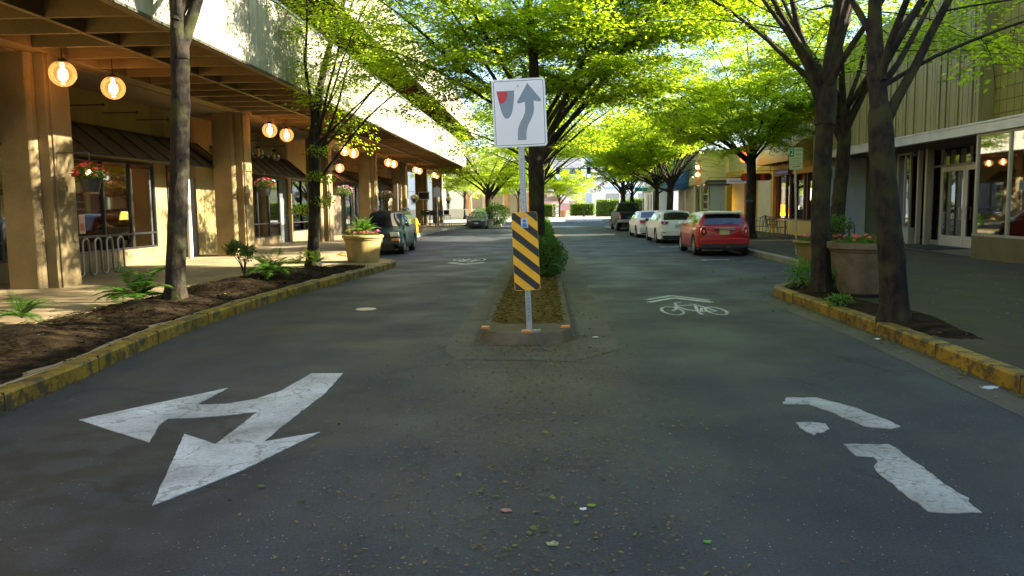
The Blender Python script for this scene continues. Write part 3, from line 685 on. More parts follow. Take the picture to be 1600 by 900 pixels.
window_group(50.0, 55.0, 4); solid(55, 57, M_wallb); window_group(57, 62, 3); solid(62, 63.5, M_wallb)
awning(51, 57.5, 3.5, 2.8)
# hanger rods under the ceiling
m = MB()
for yy in (16.4, 17.9, 19.4, 21.0, 26.5, 28, 30.5, 35.5, 37, 39, 45, 47, 49):
    m.tube([(WX, yy, 3.92), (-9.85, yy, 3.92)], .013, 6); m.ball((-9.85, yy, 3.92), .035, 8)
bpart(m, 'hanger_rods', M_dark)
# interior of the first shops
m = MB(); m.box(-17.5, 12.5, .14, WX-.23, 36, .16)
bpart(m, 'shop_floor', pm('shop_floor', (.1, .08, .06), .4))
m = MB(); m.box(-17.6, 12.4, .16, -17.5, 36, 4.4); m.box(-17.5, 12.4, .16, WX-.25, 12.5, 4.4); m.box(-17.5, 36, .16, WX-.25, 36.1, 4.4)
bpart(m, 'shop_back_wall', pm('ochre_wall', (.5, .3, .08), .8))
m = MB().box(-17.5, 25.6, .16, WX-.25, 25.7, 4.4); bpart(m, 'shop_partition', pm('orange_wall', (.6, .22, .05), .8))
m = MB().box(-17.5, 12.5, 3.3, WX-.25, 36, 3.4); bpart(m, 'shop_ceiling', pm('shop_ceiling', (.3, .27, .2), .8))
m = MB().box(-14.6, 22.2, .16, -14.4, 24.0, 2.4); bpart(m, 'shop_screen', pm('grey_screen', (.14, .15, .16), .7))
m = MB().box(-17.5, 37.2, .14, WX-.23, 63, .16); m.box(-17.6, 37, .16, -17.5, 63, 4.4); m.box(-17.5, 36.4, .16, WX-.25, 36.5, 4.4)
bpart(m, 'shop_back_wall', pm('dim_wall', (.22, .15, .08), .8))
m = MB().box(-19, 63.3, .1, -18, Y1-.2, SOF); bpart(m, 'end_wall', M_wallb)
# things inside the near shop window
def table_lamp(x, y, z, label):
    t = thing('table_lamp', label, 'lamp', (x, y, z))
    MB().lathe([(0.001, 0), (.09, 0), (.09, .02), (.02, .04), (.045, .16), (.02, .3), (.01, .32), (.01, .4)], n=14).build('base', pm('lamp_base', (.08, .04, .02), .4), t, True)
    MB().lathe([(.17, .36), (.11, .6)], n=18).build('lamp_shade', pm('lamp_shade', (.8, .4, .08), .8, emit=(1, .5, .08), es=3.2), t, True)
table_lamp(-12.4, 23.4, .92, 'glowing orange table lamp inside the shop window')
def shop_table(x, y, lx, ly, h, label, col=(.03, .022, .018)):
    t = thing('display_table', label, 'table', (x, y, .16), 0, 'dark tables inside the shop')
    mm = pm('dark_wood'+str(col[0]), col, .4)
    MB().box(-lx/2, -ly/2, h-.05, lx/2, ly/2, h).build('table_top', mm, t, bevel=.008)
    for sx in (-1, 1):
        for sy in (-1, 1): MB().box(sx*(lx/2-.04)-.03, sy*(ly/2-.04)-.03, 0, sx*(lx/2-.04)+.03, sy*(ly/2-.04)+.03, h-.05).build('leg', mm, t)
    MB().box(-lx/2+.06, -ly/2+.06, h-.32, lx/2-.06, ly/2-.06, h-.051).build('drawer_box', mm, t)
shop_table(-12.4, 23.2, .8, 1.8, .76, 'dark table under the glowing lamp in the shop')
shop_table(-12.2, 17.6, .7, 1.5, .9, 'dark display table behind the bike rack window')
for x, y, z, s_, lb in ((-12.3, 22.6, .92, .14, 'dark box on the lamp table in the shop'), (-12.3, 22.95, .92, .2, 'stack of dark books on the lamp table in the shop'), (-12.1, 17.3, 1.06, .17, 'small pale box on the table behind the bike rack window')):
    tag(MB().box(-s_/2, -s_/2, 0, s_/2, s_/2, s_*.8).box(-s_*.4, -s_*.4, s_*.8, s_*.4, s_*.35, s_*1.1).build('box', pm('box'+lb[:5], (.05, .05, .055) if 'pale' not in lb else (.5, .45, .35), .6), loc=(x, y, z), bevel=.005), lb, 'box')
for y, z, wd, hh, col, lb in ((19.3, 1.75, .5, .7, (.25, .3, .3), 'grey green framed picture inside the near shop'), (22.3, 1.9, .9, 1.1, (.5, .3, .1), 'ochre framed picture deep inside the near shop')):
    t = thing('framed_picture', lb, 'picture', (-17.45, y, z)); MB().box(0, -wd/2, -hh/2, .04, wd/2, hh/2).build('frame', M_dark, t); MB().box(.041, -wd/2+.05, -hh/2+.05, .045, wd/2-.05, hh/2-.05).build('canvas', pm('canvas'+str(col[0]), col, .8), t)
# orange and white panels by the grey door
t = thing('window_poster', 'orange poster with pale patch in the dark window by the white post', 'poster', (WX+.035, 22.95, 1.9)); MB().box(0, -.35, -.3, .006, .35, .7).build('sheet', pm('orange_poster', (.7, .2, .03), .6), t); MB().box(.007, -.3, -.25, .011, .1, .2).build('pale_patch', pm('cream_patch', (.6, .52, .3), .6), t)
t = thing('window_poster', 'small pale red notice low in the left shop window', 'poster', (WX+.035, 18.15, 1.05)); MB().box(0, -.12, -.02, .006, .12, .42).build('sheet', pm('pink_poster', (.6, .38, .28), .6), t); MB().box(.007, -.08, .05, .01, .08, .22).build('red_patch', pm('red_patch', (.55, .12, .08), .6), t)

for i, (x, y) in enumerate(((-13.0, 16.6), (-13.5, 20.0), (-14.0, 24.4), (-13.0, 29.5), (-13.5, 33.0))):  # lamps added to brighten the shop interiors
    t = thing('fill_lamp', ['added warm fill lamp inside the shop above the nearest window', 'added warm fill lamp inside the shop behind the middle mullion', 'added warm fill lamp deepest behind the near shop window', 'added warm fill lamp inside the second bay shop', 'added warm fill lamp near the slate door inside the second bay'][i], 'lamp', (x, y, 2.75), 0, 'added warm fill lamps inside the left shops')
    MB().tube([(0, 0, .1), (0, 0, .55)], .008, 5).build('cord', M_dark, t); MB().ball((0, 0, 0), .11, 14).build('bulb', pm('interior_glow', (1, .6, .2), .5, emit=(1, .55, .2), es=22), t, True)
# globe pendant lamps
gl_amber = glass('amber_glass', (0.95, 0.62, 0.35), 0.06, 0.05, body=.08)
gl_clear = glass('clear_globe', (0.9, 0.85, 0.7), 0.06, 0.05)
bulb_on = pm('bulb_on', (1, .6, .3), .5, emit=(1, .62, .3), es=9); bulb_off = pm('bulb_off', (.4, .36, .28), .4)
m_cap = pm('lamp_cap', (.05, .03, .02), .5)
def globe(lit):
    t = thing('globe_lamp', '', 'lamp', group='globe lamps hanging under the arcade')
    MB().tube([(0, 0, .24), (0, 0, .64)], .009, 6).build('cord', M_dark, t)
    MB().lathe([(.001, .26), (.05, .255), (.1, .2), (.115, .175), (.1, .17)], n=16).build('cap', m_cap, t, True)
    MB().ball((0, 0, 0), .225, 28).build('globe', gl_amber if lit else gl_clear, t, True)
    MB().lathe([(.001, -.12), (.045, -.115), (.075, -.08), (.08, .0), (.075, .05), (.03, .09), (.03, .18)], n=14).build('bulb', bulb_on if lit else bulb_off, t, True)
    return t
lp, lo_ = globe(True), globe(False); first = {True: True, False: True}
names = ['nearest', 'second', 'third', 'fourth', 'fifth', 'sixth', 'farthest']
k = 0
for i, yc in enumerate((14.9, 25.6, 35.0, 44.6, 54.0, 63.0)):
    for j, dy in enumerate((-.85, .85)):
        src = lp
        o = src if first[True] else copy_tree(src); first[True] = False
        o.location = (-8.42 if j == 0 else -8.44, yc+dy, 3.96)
        o['label'] = '%s lamp of the %s pair of lit amber globes under the arcade' % ('nearer' if j == 0 else 'farther', names[i])
for i, (x, yc, lit) in enumerate(((-10.05, 28.2, False), (-10.05, 29.9, False), (-10.05, 38.0, False), (-10.05, 39.6, True))):
    src = lp if lit else lo_
    o = src if (not lit and first[False]) else copy_tree(src)
    if not lit: first[False] = False
    o.location = (x, yc, 3.5)
    o['label'] = ['unlit clear globe lamp left of the other unlit one by the second bay', 'unlit clear globe lamp nearest the trunk in the second bay', 'unlit globe lamp beside a lit one near the back wall', 'lit amber globe lamp hung near the back wall in the third bay'][i]

# hanging flower baskets
M_flr = {'red': pm('petal_red', (.6, .03, .05), .6), 'pink': pm('petal_pink', (.7, .15, .35), .6), 'white': pm('petal_white', (.75, .7, .7), .6)}
lf_fl = leafmat('flower_foliage', (.04, .09, .015), (.08, .15, .02), (.1, .25, .02), (.16, .3, .03))
def flowers(name, spots, r, mats, parent, seed=0):
    rr = random.Random(seed); byc = {}
    for p in spots: byc.setdefault(rr.choice(mats), []).append(p)
    for mk, ps in byc.items():
        m = MB()
        for (x, y, z) in ps:
            q = r*rr.uniform(.7, 1.25); a0 = rr.random()*6; tx, ty = rr.uniform(-.5, .5), rr.uniform(-.5, .5)
            for k_ in range(5):
                a = a0+k_*1.2566; c, s_ = math.cos(a), math.sin(a); c2, s2 = math.cos(a+.55), math.sin(a+.55); c3, s3 = math.cos(a-.55), math.sin(a-.55)
                m.add([(x, y, z), (x+q*.7*c3, y+q*.7*s3, z+q*.2+tx*q*c3+ty*q*s3), (x+q*c, y+q*s_, z+tx*q*c+ty*q*s_+q*.1), (x+q*.7*c2, y+q*.7*s2, z+q*.2+tx*q*c2+ty*q*s2)], [(0, 1, 2, 3)])
        m.build(name, M_flr[mk] if isinstance(mk, str) else mk, parent)['kind'] = 'stuff'
def leafball(name, c, rad, n, size, mat, parent=None, seed=1, squash=(1, 1, 1), shell=.5, wid=.55, gravity=0):
    g_ = np.random.default_rng(seed)
    d = g_.normal(size=(n, 3)); d /= np.linalg.norm(d, axis=1, keepdims=True)
    r = rad*(shell+(1-shell)*g_.random(n)**.6)[:, None]*(1+.12*np.sin(5*d[:, :1]+seed)*np.cos(4*d[:, 1:2]))
    P = d*r*np.array(squash)+np.array(c); A = d+g_.normal(0, .6, (n, 3)); A[:, 2] -= gravity; N = g_.normal(0, .5, (n, 3))+np.array([0, 0, 1.])
    v, f = leaves(n, P, A, N, size, size*wid, g_); return npmesh(name, v, f, mat, parent)
def basket(loc, cols, label, seed, size=1.0):
    t = thing('hanging_basket', label, 'flower basket', loc, 0, 'flower baskets on the arcade piers')
    MB().tube([(-.62, 0, .42), (0, 0, .42), (0, 0, .28)], .01, 6).build('bracket', M_dark, t)
    MB().lathe([(.001, -.3), (.13, -.3), (.19, -.08), (.2, -.05), (.17, -.05)], n=16).build('pot', pm('black_pot', (.02, .02, .02), .5), t, True)
    leafball('foliage', (0, 0, .02), .27*size, 700, .06, lf_fl, t, seed, (1, 1, .6), .3)
    rr = random.Random(seed); sp_ = []
    for _ in range(90):
        a = rr.random()*6.28; b = rr.uniform(-.25, 1.3); sp_.append((.29*size*math.cos(a)*math.cos(b), .29*size*math.sin(a)*math.cos(b), .03+.2*size*math.sin(b)))
    flowers('flowers', sp_, .035, cols, t, seed)
    return t
basket((-8.3, 14.5, 2.2), ['red'], 'hanging basket with a few red flowers by the nearest pier', 3)
basket((-8.35, 23.9, 2.25), ['red', 'pink'], 'hanging basket of red flowers beside the second pier', 4)
basket((-8.3, 33.3, 2.2), ['pink', 'white', 'pink'], 'full basket of pink and white flowers on the third pier', 5, 1.2)
basket((-8.35, 42.6, 2.15), ['pink', 'white', 'red'], 'pink white and red flower basket on the fourth pier', 6, 1.2)
basket((-8.35, 52.0, 2.1), ['red', 'white'], 'small far flower basket on the fifth pier', 7)
basket((-8.35, 70.6, 2.1), ['red'], 'farthest leafy basket at the end of the arcade', 8)

# serpentine bike rack
m = MB(); pts = []
yb = 16.1; n = 5; dy = 0.235
pts.append((0, 0, -.02))
for i in range(n*2-1):
    a = i*dy+0; c = a+dy/2
    if i % 2 == 0:
        pts.append((0, a, .82-dy/2))
        for t_ in range(1, 8): th = math.pi*(1-t_/8); pts.append((0, c+dy/2*math.cos(th), .82-dy/2+dy/2*math.sin(th)))
        pts.append((0, a+dy, .82-dy/2))
    else:
        pts.append((0, a, .14))
        for t_ in range(1, 8): th = math.pi*(1+t_/8); pts.append((0, c+dy/2*math.cos(th), .14+dy/2*math.sin(th)))
        pts.append((0, a+dy, .14))
pts.append((0, (2*n-1)*dy, -.02))
tag(m.tube(pts, .024, 10).build('bike_rack', pm('galvanised', (.32, .32, .3), .3, .9), None, True, loc=(-9.78, 16.15, .146)), 'wavy steel bike rack in front of the left shop window', 'bike rack')
# ------------------------------------------------------------------ trees
M_bark = bark()
LEAF = leafmat('tree_leaf', (0.05, 0.09, 0.006), (0.11, 0.15, 0.01), (0.36, 0.6, 0.01), (0.72, 0.84, 0.03), mixf=.67)
def tree(name, label, loc, fork, tr, top, limbs, seed, xlim=(-99, 99), zmin=2.4, group='vase shaped street trees', leaf=.085, lw=.5, sp1=.4, sp2=.22, lsp=.055, sides=8, mat=None, base=None, avoid=None, scale1=1.0, lstart=.25, dens_k=1.0, lk=1.0, behind=False, curve=.035, zf=None, thin=None):
    """loc base; top = (dx, dy) lean of the trunk at the fork; limbs = [(az, tilt, len, rad, z)]"""
    g_ = np.random.default_rng(seed); rr = random.Random(seed)
    t = thing(name, label, 'tree', loc, 0, group)
    W0 = Vector(loc)
    m = MB(); LV = []; LF = []; cnt = [0]; vo = [0]
    def ok(p):
        x = p.x+W0.x; y = p.y+W0.y; z = p.z+W0.z
        if x < xlim[0] or x > xlim[1] or z < zmin: return False
        if zf and z < zf(p.x): return False
        if y < 2.5 and z < 5 and not behind: return False
        return True
    # trunk
    near = math.hypot(loc[0], loc[1]) < 24; k = int(fork/(.05 if near else .3)); nth = 36 if near else 10
    knots = [(rr.uniform(0, 6.28), rr.uniform(.2, fork-.3), rr.uniform(.05, .11)) for _ in range(9)]
    vs = []; fork_t = fork+.12
    for i in range(k+1):
        s = i/k*fork_t/fork; z = fork*s; s1 = min(s, 1.05)
        cx = top[0]*s1**1.2+.025*math.sin(5*s1+seed); cy_ = top[1]*s1+.02*math.cos(4*s1+seed)
        r_ = tr*(1.0-.12*s1)*(1 if s < .93 else max(.45, 1-(s-.93)*4.2))
        for j in range(nth):
            th = 6.2832*j/nth; fl = math.exp(-z/.13)*(.34+.22*math.sin(4*th+seed)+.1*math.sin(7*th))
            q = 1+fl+.035*noise.noise(Vector((math.cos(th)*1.5, math.sin(th)*1.5, z*1.3+seed)))*2
            if near:
                q += .05*noise.noise(Vector((math.cos(th)*7, math.sin(th)*7, z*3.0+seed)))+.03*noise.noise(Vector((math.cos(th)*18, math.sin(th)*18, z*9+seed)))
                for ka, kz, kr in knots:
                    d_ = ((((th-ka+3.14) % 6.283)-3.14)*tr)**2+(z-kz)**2
                    if d_ < .04: q += kr*1.7*math.exp(-d_/.004)-kr*1.3*math.exp(-d_/.0008)
            vs.append((cx+r_*q*math.cos(th), cy_+r_*q*math.sin(th), z-.1*(i == 0)))
    m.add(vs, [(i*nth+j, i*nth+(j+1) % nth, (i+1)*nth+(j+1) % nth, (i+1)*nth+j) for i in range(k) for j in range(nth)]+[tuple(range(k*nth, (k+1)*nth))])
    def trunk_at(z):
        s = min(1, z/fork); return Vector((top[0]*s**1.2+.025*math.sin(5*s+seed), top[1]*s+.02*math.cos(4*s+seed), z))
    def path(p, d, L, step, curve, grav, jit):
        n_ = max(2, int(L/step)); out_ = [p.copy()]; d = d.normalized()
        for i in range(n_):
            h = Vector((d.x, d.y, 0)); h = h.normalized() if h.length > .01 else Vector((1, 0, 0))
            d = (d+h*curve*step+Vector((0, 0, -grav*step))+Vector((rr.gauss(0, jit), rr.gauss(0, jit), rr.gauss(0, jit)))*step).normalized()
            p = p+d*(L/n_); out_.append(p.copy())
        return out_
    def add_leaves(pts, start=0.0, dens=1.0, spread=.2):
        out_ = []
        for p, q in zip(pts[:-1], pts[1:]):
            if not ok(p): continue
            L = (q-p).length; d = (q-p)/max(L, 1e-6); n_ = int(L/lsp*dens*4*dens_k*(thin(p) if thin else 1)+rr.random())
            if n_ < 1: continue
            side = Vector((-d.y, d.x, 0)); side = side.normalized() if side.length > .01 else Vector((1, 0, 0))
            P0 = np.array(p); D = np.array(d); S = np.array(side)
            u = g_.uniform(-1, 1, n_); sg = np.sign(u); u = sg*np.abs(u)**1.2*spread*lk; w_ = g_.random(n_)
            P = P0+np.outer(w_*L+np.abs(u)*.6, D)+np.outer(u, S); P[:, 2] += -np.abs(u)*.3+g_.normal(0, .04, n_)
            A = np.outer(g_.uniform(.4, 1.0, n_), D)+np.outer(sg*g_.uniform(.3, 1.2, n_), S); A[:, 2] += g_.uniform(-.35, .1, n_)
            out_.append((P, A))
        if not out_: return
        P = np.concatenate([o[0] for o in out_]); A = np.concatenate([o[1] for o in out_]); n_ = len(P)
        N = np.stack([g_.normal(.35, .6, n_), g_.normal(0, .6, n_), np.ones(n_)], 1)
        v, f = leaves(n_, P, A, N, leaf, leaf*lw, g_)
        LF.append(f+vo[0]); LV.append(v); vo[0] += len(v)
    for li, (az, tilt, L, r0, z0) in enumerate(limbs):
        a = R_(az); tl = R_(tilt); d = Vector((math.cos(a)*math.sin(tl), math.sin(a)*math.sin(tl), math.cos(tl)))
        p0 = trunk_at(z0); P = path(p0, d, L, .4, curve, .0, .13)
        # keep the limb on its side of the wall
        Q = [P[0]]
        for q in P[1:]:
            if not (xlim[0]+.02 < q.x+W0.x < xlim[1]-.02): break
            Q.append(q)
        P = Q
        if len(P) < 3: continue
        nn = len(P); base_ = P[0]-(P[1]-P[0]).normalized()*.1-Vector((0, 0, .12))
        m.tube([base_]+P, [r0*1.25]+[max(.008, r0*(1+.3*math.exp(-i*.9))*(1-.85*i/(nn-1))) for i in range(nn)], sides+4)
        nl = int(L*(1-lstart)/(sp1*.8))
        for j in range(nl):
            s = lstart+(1-lstart)*(j+rr.random()*.6)/nl; ii = min(nn-2, int(s*(nn-1))); p = P[ii].lerp(P[ii+1], s*(nn-1)-ii)
            if s*(nn-1) > nn-1: continue
            dl = (P[ii+1]-P[ii]).normalized(); aa = rr.uniform(0, 6.283)
            hv = Vector((math.cos(aa), math.sin(aa), rr.uniform(-.45, .55)))
            d1 = (dl*.55+hv).normalized(); L1 = scale1*(.7+.3*rr.random())*(L*.44*(1-s*.5)+.6)
            P1 = path(p, d1, L1, .3, .06, rr.uniform(.05, .3), .22)
            P1 = [q for q in P1 if xlim[0] < q.x+W0.x < xlim[1]]
            if len(P1) < 2: continue
            r1 = max(.006, r0*.28*(1-s*.5)); m.tube(P1, [max(.004, r1*(1-.8*i/(len(P1)-1))) for i in range(len(P1))], 5, caps=False)
            add_leaves(P1[len(P1)//3:], dens=.7)
            n2 = max(2, int(L1*1.0/(sp2*.75)))
            for q_ in range(n2):
                s2 = .15+.85*(q_+rr.random()*.5)/n2; i2 = min(len(P1)-2, int(s2*(len(P1)-1))); p2 = P1[i2].lerp(P1[i2+1], min(1, s2*(len(P1)-1)-i2))
                if not ok(p2): continue
                d2 = (P1[i2+1]-P1[i2]).normalized(); sd = Vector((-d2.y, d2.x, 0))*(1 if q_ % 2 else -1)
                dd = (d2*.6+sd*rr.uniform(.6, 1.1)+Vector((0, 0, rr.uniform(-.35, .35)))).normalized(); L2 = scale1*rr.uniform(.45, 1.0)*(1-.3*s2)
                P2 = path(p2, dd, L2, .22, 0, .25, .1)
                m.tube([P2[0], P2[-1]], [.004, .002], 3, caps=False)
                add_leaves(P2)
    m.build('trunk', mat or M_bark, t, smooth=True)
    if LV: npmesh('crown', np.concatenate(LV), np.concatenate(LF), LEAF, t)
    return t
def vase(n, t0, t1, L0, L1, r, z0, z1, seed, az0=0, azr=360):
    rr = random.Random(seed); out_ = []
    for i in range(n):
        out_.append((az0+azr*(i+rr.uniform(-.3, .3))/n, t0+(t1-t0)*rr.random(), rr.uniform(L0, L1), r*rr.uniform(.7, 1.1), rr.uniform(z0, z1)))
    return out_
# near left tree, lit trunk
tree('street_tree', 'nearest left tree with a straight sunlit mossy trunk in the planting bed', (-5.45, 11.6, .24), 3.75, .138, (.24, .05),
     [(20, 24, 5.2, .085, 3.6), (110, 8, 5.5, .1, 3.7), (60, 30, 5, .06, 4.1), (-60, 28, 5, .06, 4.0), (-30, 42, 4.6, .05, 4.4), (85, 45, 4.6, .05, 4.2), (-90, 35, 4.6, .05, 4.3)], 11, xlim=(-5.62, 99), zmin=4.5, sp1=.6, dens_k=.4)
tree('street_tree', 'second left tree leaning over the cream planter, branches fanning to the right', (-5.6, 19.2, .2), 3.1, .145, (.15, .02),
     [(95, 4, 6.5, .1, 3.0), (5, 34, 5.2, .03, 1.9), (12, 27, 5.6, .034, 2.3), (-8, 20, 5.8, .036, 2.6), (30, 40, 5.0, .028, 2.5), (-40, 38, 4.8, .028, 2.9), (70, 38, 4.8, .03, 3.1), (0, 44, 4.6, .026, 2.8), (-80, 30, 4.6, .045, 3.3), (120, 30, 4, .04, 3.4)], 12, xlim=(-5.62, 99), zmin=2.6, sp1=.6, lsp=.07, dens_k=.5)
# median
tree('street_tree', 'nearest median tree with a dark trunk behind the lane sign and many rising limbs', (-.17, 17.4, .12), 2.9, .175, (.05, 0),
     [(95, 3, 7, .13, 2.8), (10, 30, 6.5, .075, 2.4), (-12, 36, 6, .06, 2.5), (28, 38, 6, .06, 2.3), (3, 46, 5.6, .05, 2.5), (50, 40, 5.5, .05, 2.9), (-30, 36, 5.5, .05, 2.8), (150, 42, 5.6, .05, 2.9), (185, 48, 5.6, .05, 3.0), (200, 40, 5.4, .05, 2.9), (170, 62, 5.0, .04, 3.1), (100, 45, 5.2, .045, 3.0), (185, 30, 6, .05, 3.2)], 13, zmin=2.55, sp1=.34, lsp=.042, leaf=.09, thin=lambda p: .4 if p.x < -2.0 else (.75 if p.x < -1 else 1.0))
for i, (y, s) in enumerate(((27.0, 21), (44.0, 22), (54, 23))):
    tree('street_tree', ['second', 'third', 'farthest'][i]+' median tree, its trunk hidden in line behind the nearest', (-.15, y, .12), 2.9, .17, (.05, 0), vase(12, 25, 60, 3.4, 4.5, .055, 2.5, 3.3, s), s, zmin=(3.4, 4.3, 4.7)[i], leaf=.1, dens_k=.8, sp1=.42, lsp=.07, sides=6)
# right row
tree('street_tree', 'nearest right tree with a thick scarred trunk at the yellow kerb', (4.12, 9.55, .16), 2.55, .152, (-.24, 0),
     [(175, 7, 5.5, .08, 2.45), (4, 24, 5.5, .055, 2.2), (80, 8, 5.6, .075, 2.5), (-30, 30, 5, .04, 2.9), (35, 40, 4.6, .035, 2.7), (-75, 26, 5, .04, 2.8), (120, 24, 5, .04, 3.0), (12, 58, 4.2, .025, 2.7)], 14, xlim=(-99, 10.3), zmin=3.2, sp1=.8, dens_k=.35, zf=lambda dx: 4.7 if dx < 1.2 else 3.2, thin=lambda p: 2.0 if p.x > 1.2 else 1)
tree('street_tree', 'second right tree, dark slim trunk left of the grey pot', (4.32, 12.65, .16), 2.9, .145, (.0, 0),
     [(178, 15, 5.6, .055, 2.6), (170, 26, 5.4, .045, 2.9), (60, 4, 6, .12, 2.8), (150, 40, 5, .04, 3.0), (30, 20, 5, .05, 3.0), (0, 7, 5.5, .07, 2.9), (-60, 30, 5, .05, 3.1), (200, 40, 5, .045, 3.2), (100, 44, 5, .045, 3.0)], 15, xlim=(-99, 10.3), zmin=3.4, sp1=.8, dens_k=.4, zf=lambda dx: 5.0 if dx > -.7 else 3.5)
tree('street_tree', 'third right tree standing behind the two planter pots', (6.35, 17.6, .15), 3.1, .15, (.08, 0),
     [(175, 24, 5.4, .07, 2.6)]+vase(9, 20, 48, 4.4, 5.6, .06, 2.8, 3.5, 31), 16, xlim=(-99, 10.3), zmin=4.0, sp1=.5, dens_k=.6)
tree('street_tree', 'right tree beside the red car with low leafy sprays before the yellow cafe', (8.25, 32.3, .15), 3.4, .21, (-.05, 0),
     [(180, 40, 5.2, .07, 2.8), (165, 50, 5.2, .06, 3.0), (200, 55, 4.8, .06, 2.9), (185, 70, 4.6, .05, 3.1), (350, 40, 3, .05, 3.0), (270, 45, 4.6, .06, 3.0), (300, 40, 4.6, .05, 3.1), (250, 62, 4.4, .05, 2.9)]+vase(8, 15, 50, 4.6, 6.0, .06, 3.0, 3.8, 33), 17, xlim=(-99, 10.6), zmin=2.3, leaf=.1, sp1=.36, lsp=.048, curve=.05, zf=lambda dx: 2.6-.9*min(0, dx+1.2))
for i, (x, y, s, zm, lb) in enumerate(((7.35, 47.0, 41, 2.3, 'right tree rising behind the white hatchback, wide vase of limbs'), (7.75, 55.5, 42, 2.4, 'slim right tree between the cream shop and the kerb, behind the hatchback tree'), (6.5, 66, 43, 2.6, 'far right tree arching over the street behind the pickup truck'), (8.0, 73, 44, 2.6, 'small far right tree beside the arching one near the crossing'))):
    tree('street_tree', lb, (x, y, .15), 2.7 if i != 3 else 2.2, .2 if i != 1 else .14, (.0, 0), vase(15, 14, 62, 4.6, 6.4, .06, 2.0, 3.0, s)+[(185, 58, 6, .08, 2.6)], s, xlim=(-99, 10.6 if i < 2 else 99), zmin=zm, leaf=.11, sp1=.38, lsp=.052, sides=6, zf=(lambda dx: 4.2+.42*dx) if i < 2 else (lambda dx: 3.5-.8*min(dx, 0)))
# left far
tree('street_tree', 'far left tree leaning above a round shrub at the end of the block', (-4.0, 59.5, .15), 2.6, .26, (-.05, 0), vase(9, 22, 50, 5, 6.5, .09, 1.6, 2.7, 51)+[(10, 38, 7, .09, 1.6), (20, 46, 6, .07, 1.8)], 51, zmin=2.9, leaf=.11, sp1=.45, lsp=.08, sides=6)
tree('street_tree', 'pale thin young tree beyond the far end of the arcade', (-7.2, 80, .0), 3.2, .1, (.0, 0), vase(8, 25, 60, 3, 4.5, .045, 2.0, 3.2, 52), 52, zmin=3.0, leaf=.11, sp1=.5, lsp=.09, sides=5, mat=pm('pale_bark', (.4, .36, .28), .8))
tree('street_tree', 'light green tree behind the pink umbrella on the plaza', (2.0, 99, .0), 1.8, .12, (.0, 0), vase(12, 12, 55, 4.0, 6.0, .05, 1.4, 2.4, 53), 53, zmin=1.6, leaf=.13, sp1=.4, lsp=.08, sides=5)
tree('street_tree', 'broad tree left of the street beyond the crossing', (-9, 92, .0), 2.6, .2, (.0, 0), vase(12, 22, 60, 4.6, 6.5, .06, 2.2, 3.4, 54), 54, zmin=2.6, leaf=.14, sp1=.5, lsp=.1, sides=5)
tree('street_tree', 'tree at the left edge of the plaza before the pale timber building', (-3.2, 104, .0), 2.4, .2, (.0, 0), vase(12, 22, 60, 5, 7, .06, 2.0, 3.4, 55), 55, zmin=2.6, leaf=.15, sp1=.5, lsp=.1, sides=5)

# ------------------------------------------------------------------ shrubs, ferns, planters
M_shr = leafmat('shrub_leaf', (.03, .08, .012), (.07, .15, .02), (.08, .25, .015), (.15, .35, .03), mixf=.4)
M_fern = leafmat('fern_leaf', (.045, .12, .02), (.08, .18, .03), (.15, .4, .03), (.25, .5, .05), mixf=.45)
def shrub(name, label, loc, r, n, size, seed, sq=(1, 1, .8), group=None, mat=None, shell=.55, cat='shrub'):
    t = thing(name, label, cat, loc, 0, group)
    m = MB(); rr = random.Random(seed)
    for _ in range(9):
        a = rr.random()*6.28; m.tube([(0, 0, -.02), (math.cos(a)*r*.35*sq[0], math.sin(a)*r*.35*sq[1], r*sq[2]*.8), (math.cos(a)*r*.7*sq[0], math.sin(a)*r*.7*sq[1], r*sq[2]*rr.uniform(1, 1.6))], [.014, .009, .004], 5)
    m.build('stems', M_bark, t)
    leafball('foliage', (0, 0, r*sq[2]*.95), r, n, size, mat or M_shr, t, seed, sq, shell)
    return t
ord_ = ['nearest', 'second', 'third', 'fourth', 'fifth', 'sixth', 'seventh', 'farthest']
for i, y in enumerate((16.15, 18.3, 21.2, 24.5, 29.5, 34.5, 40.5, 46.5)):
    shrub('boxwood_shrub', ord_[i]+' low green shrub along the central island', (-.08+(.06 if i == 0 else 0), y, .12), .56, 4200 if i < 3 else 1800, .055 if i < 3 else .08, 60+i, (.8, 1.1 if i > 1 else .95, .74), 'shrubs along the central island')
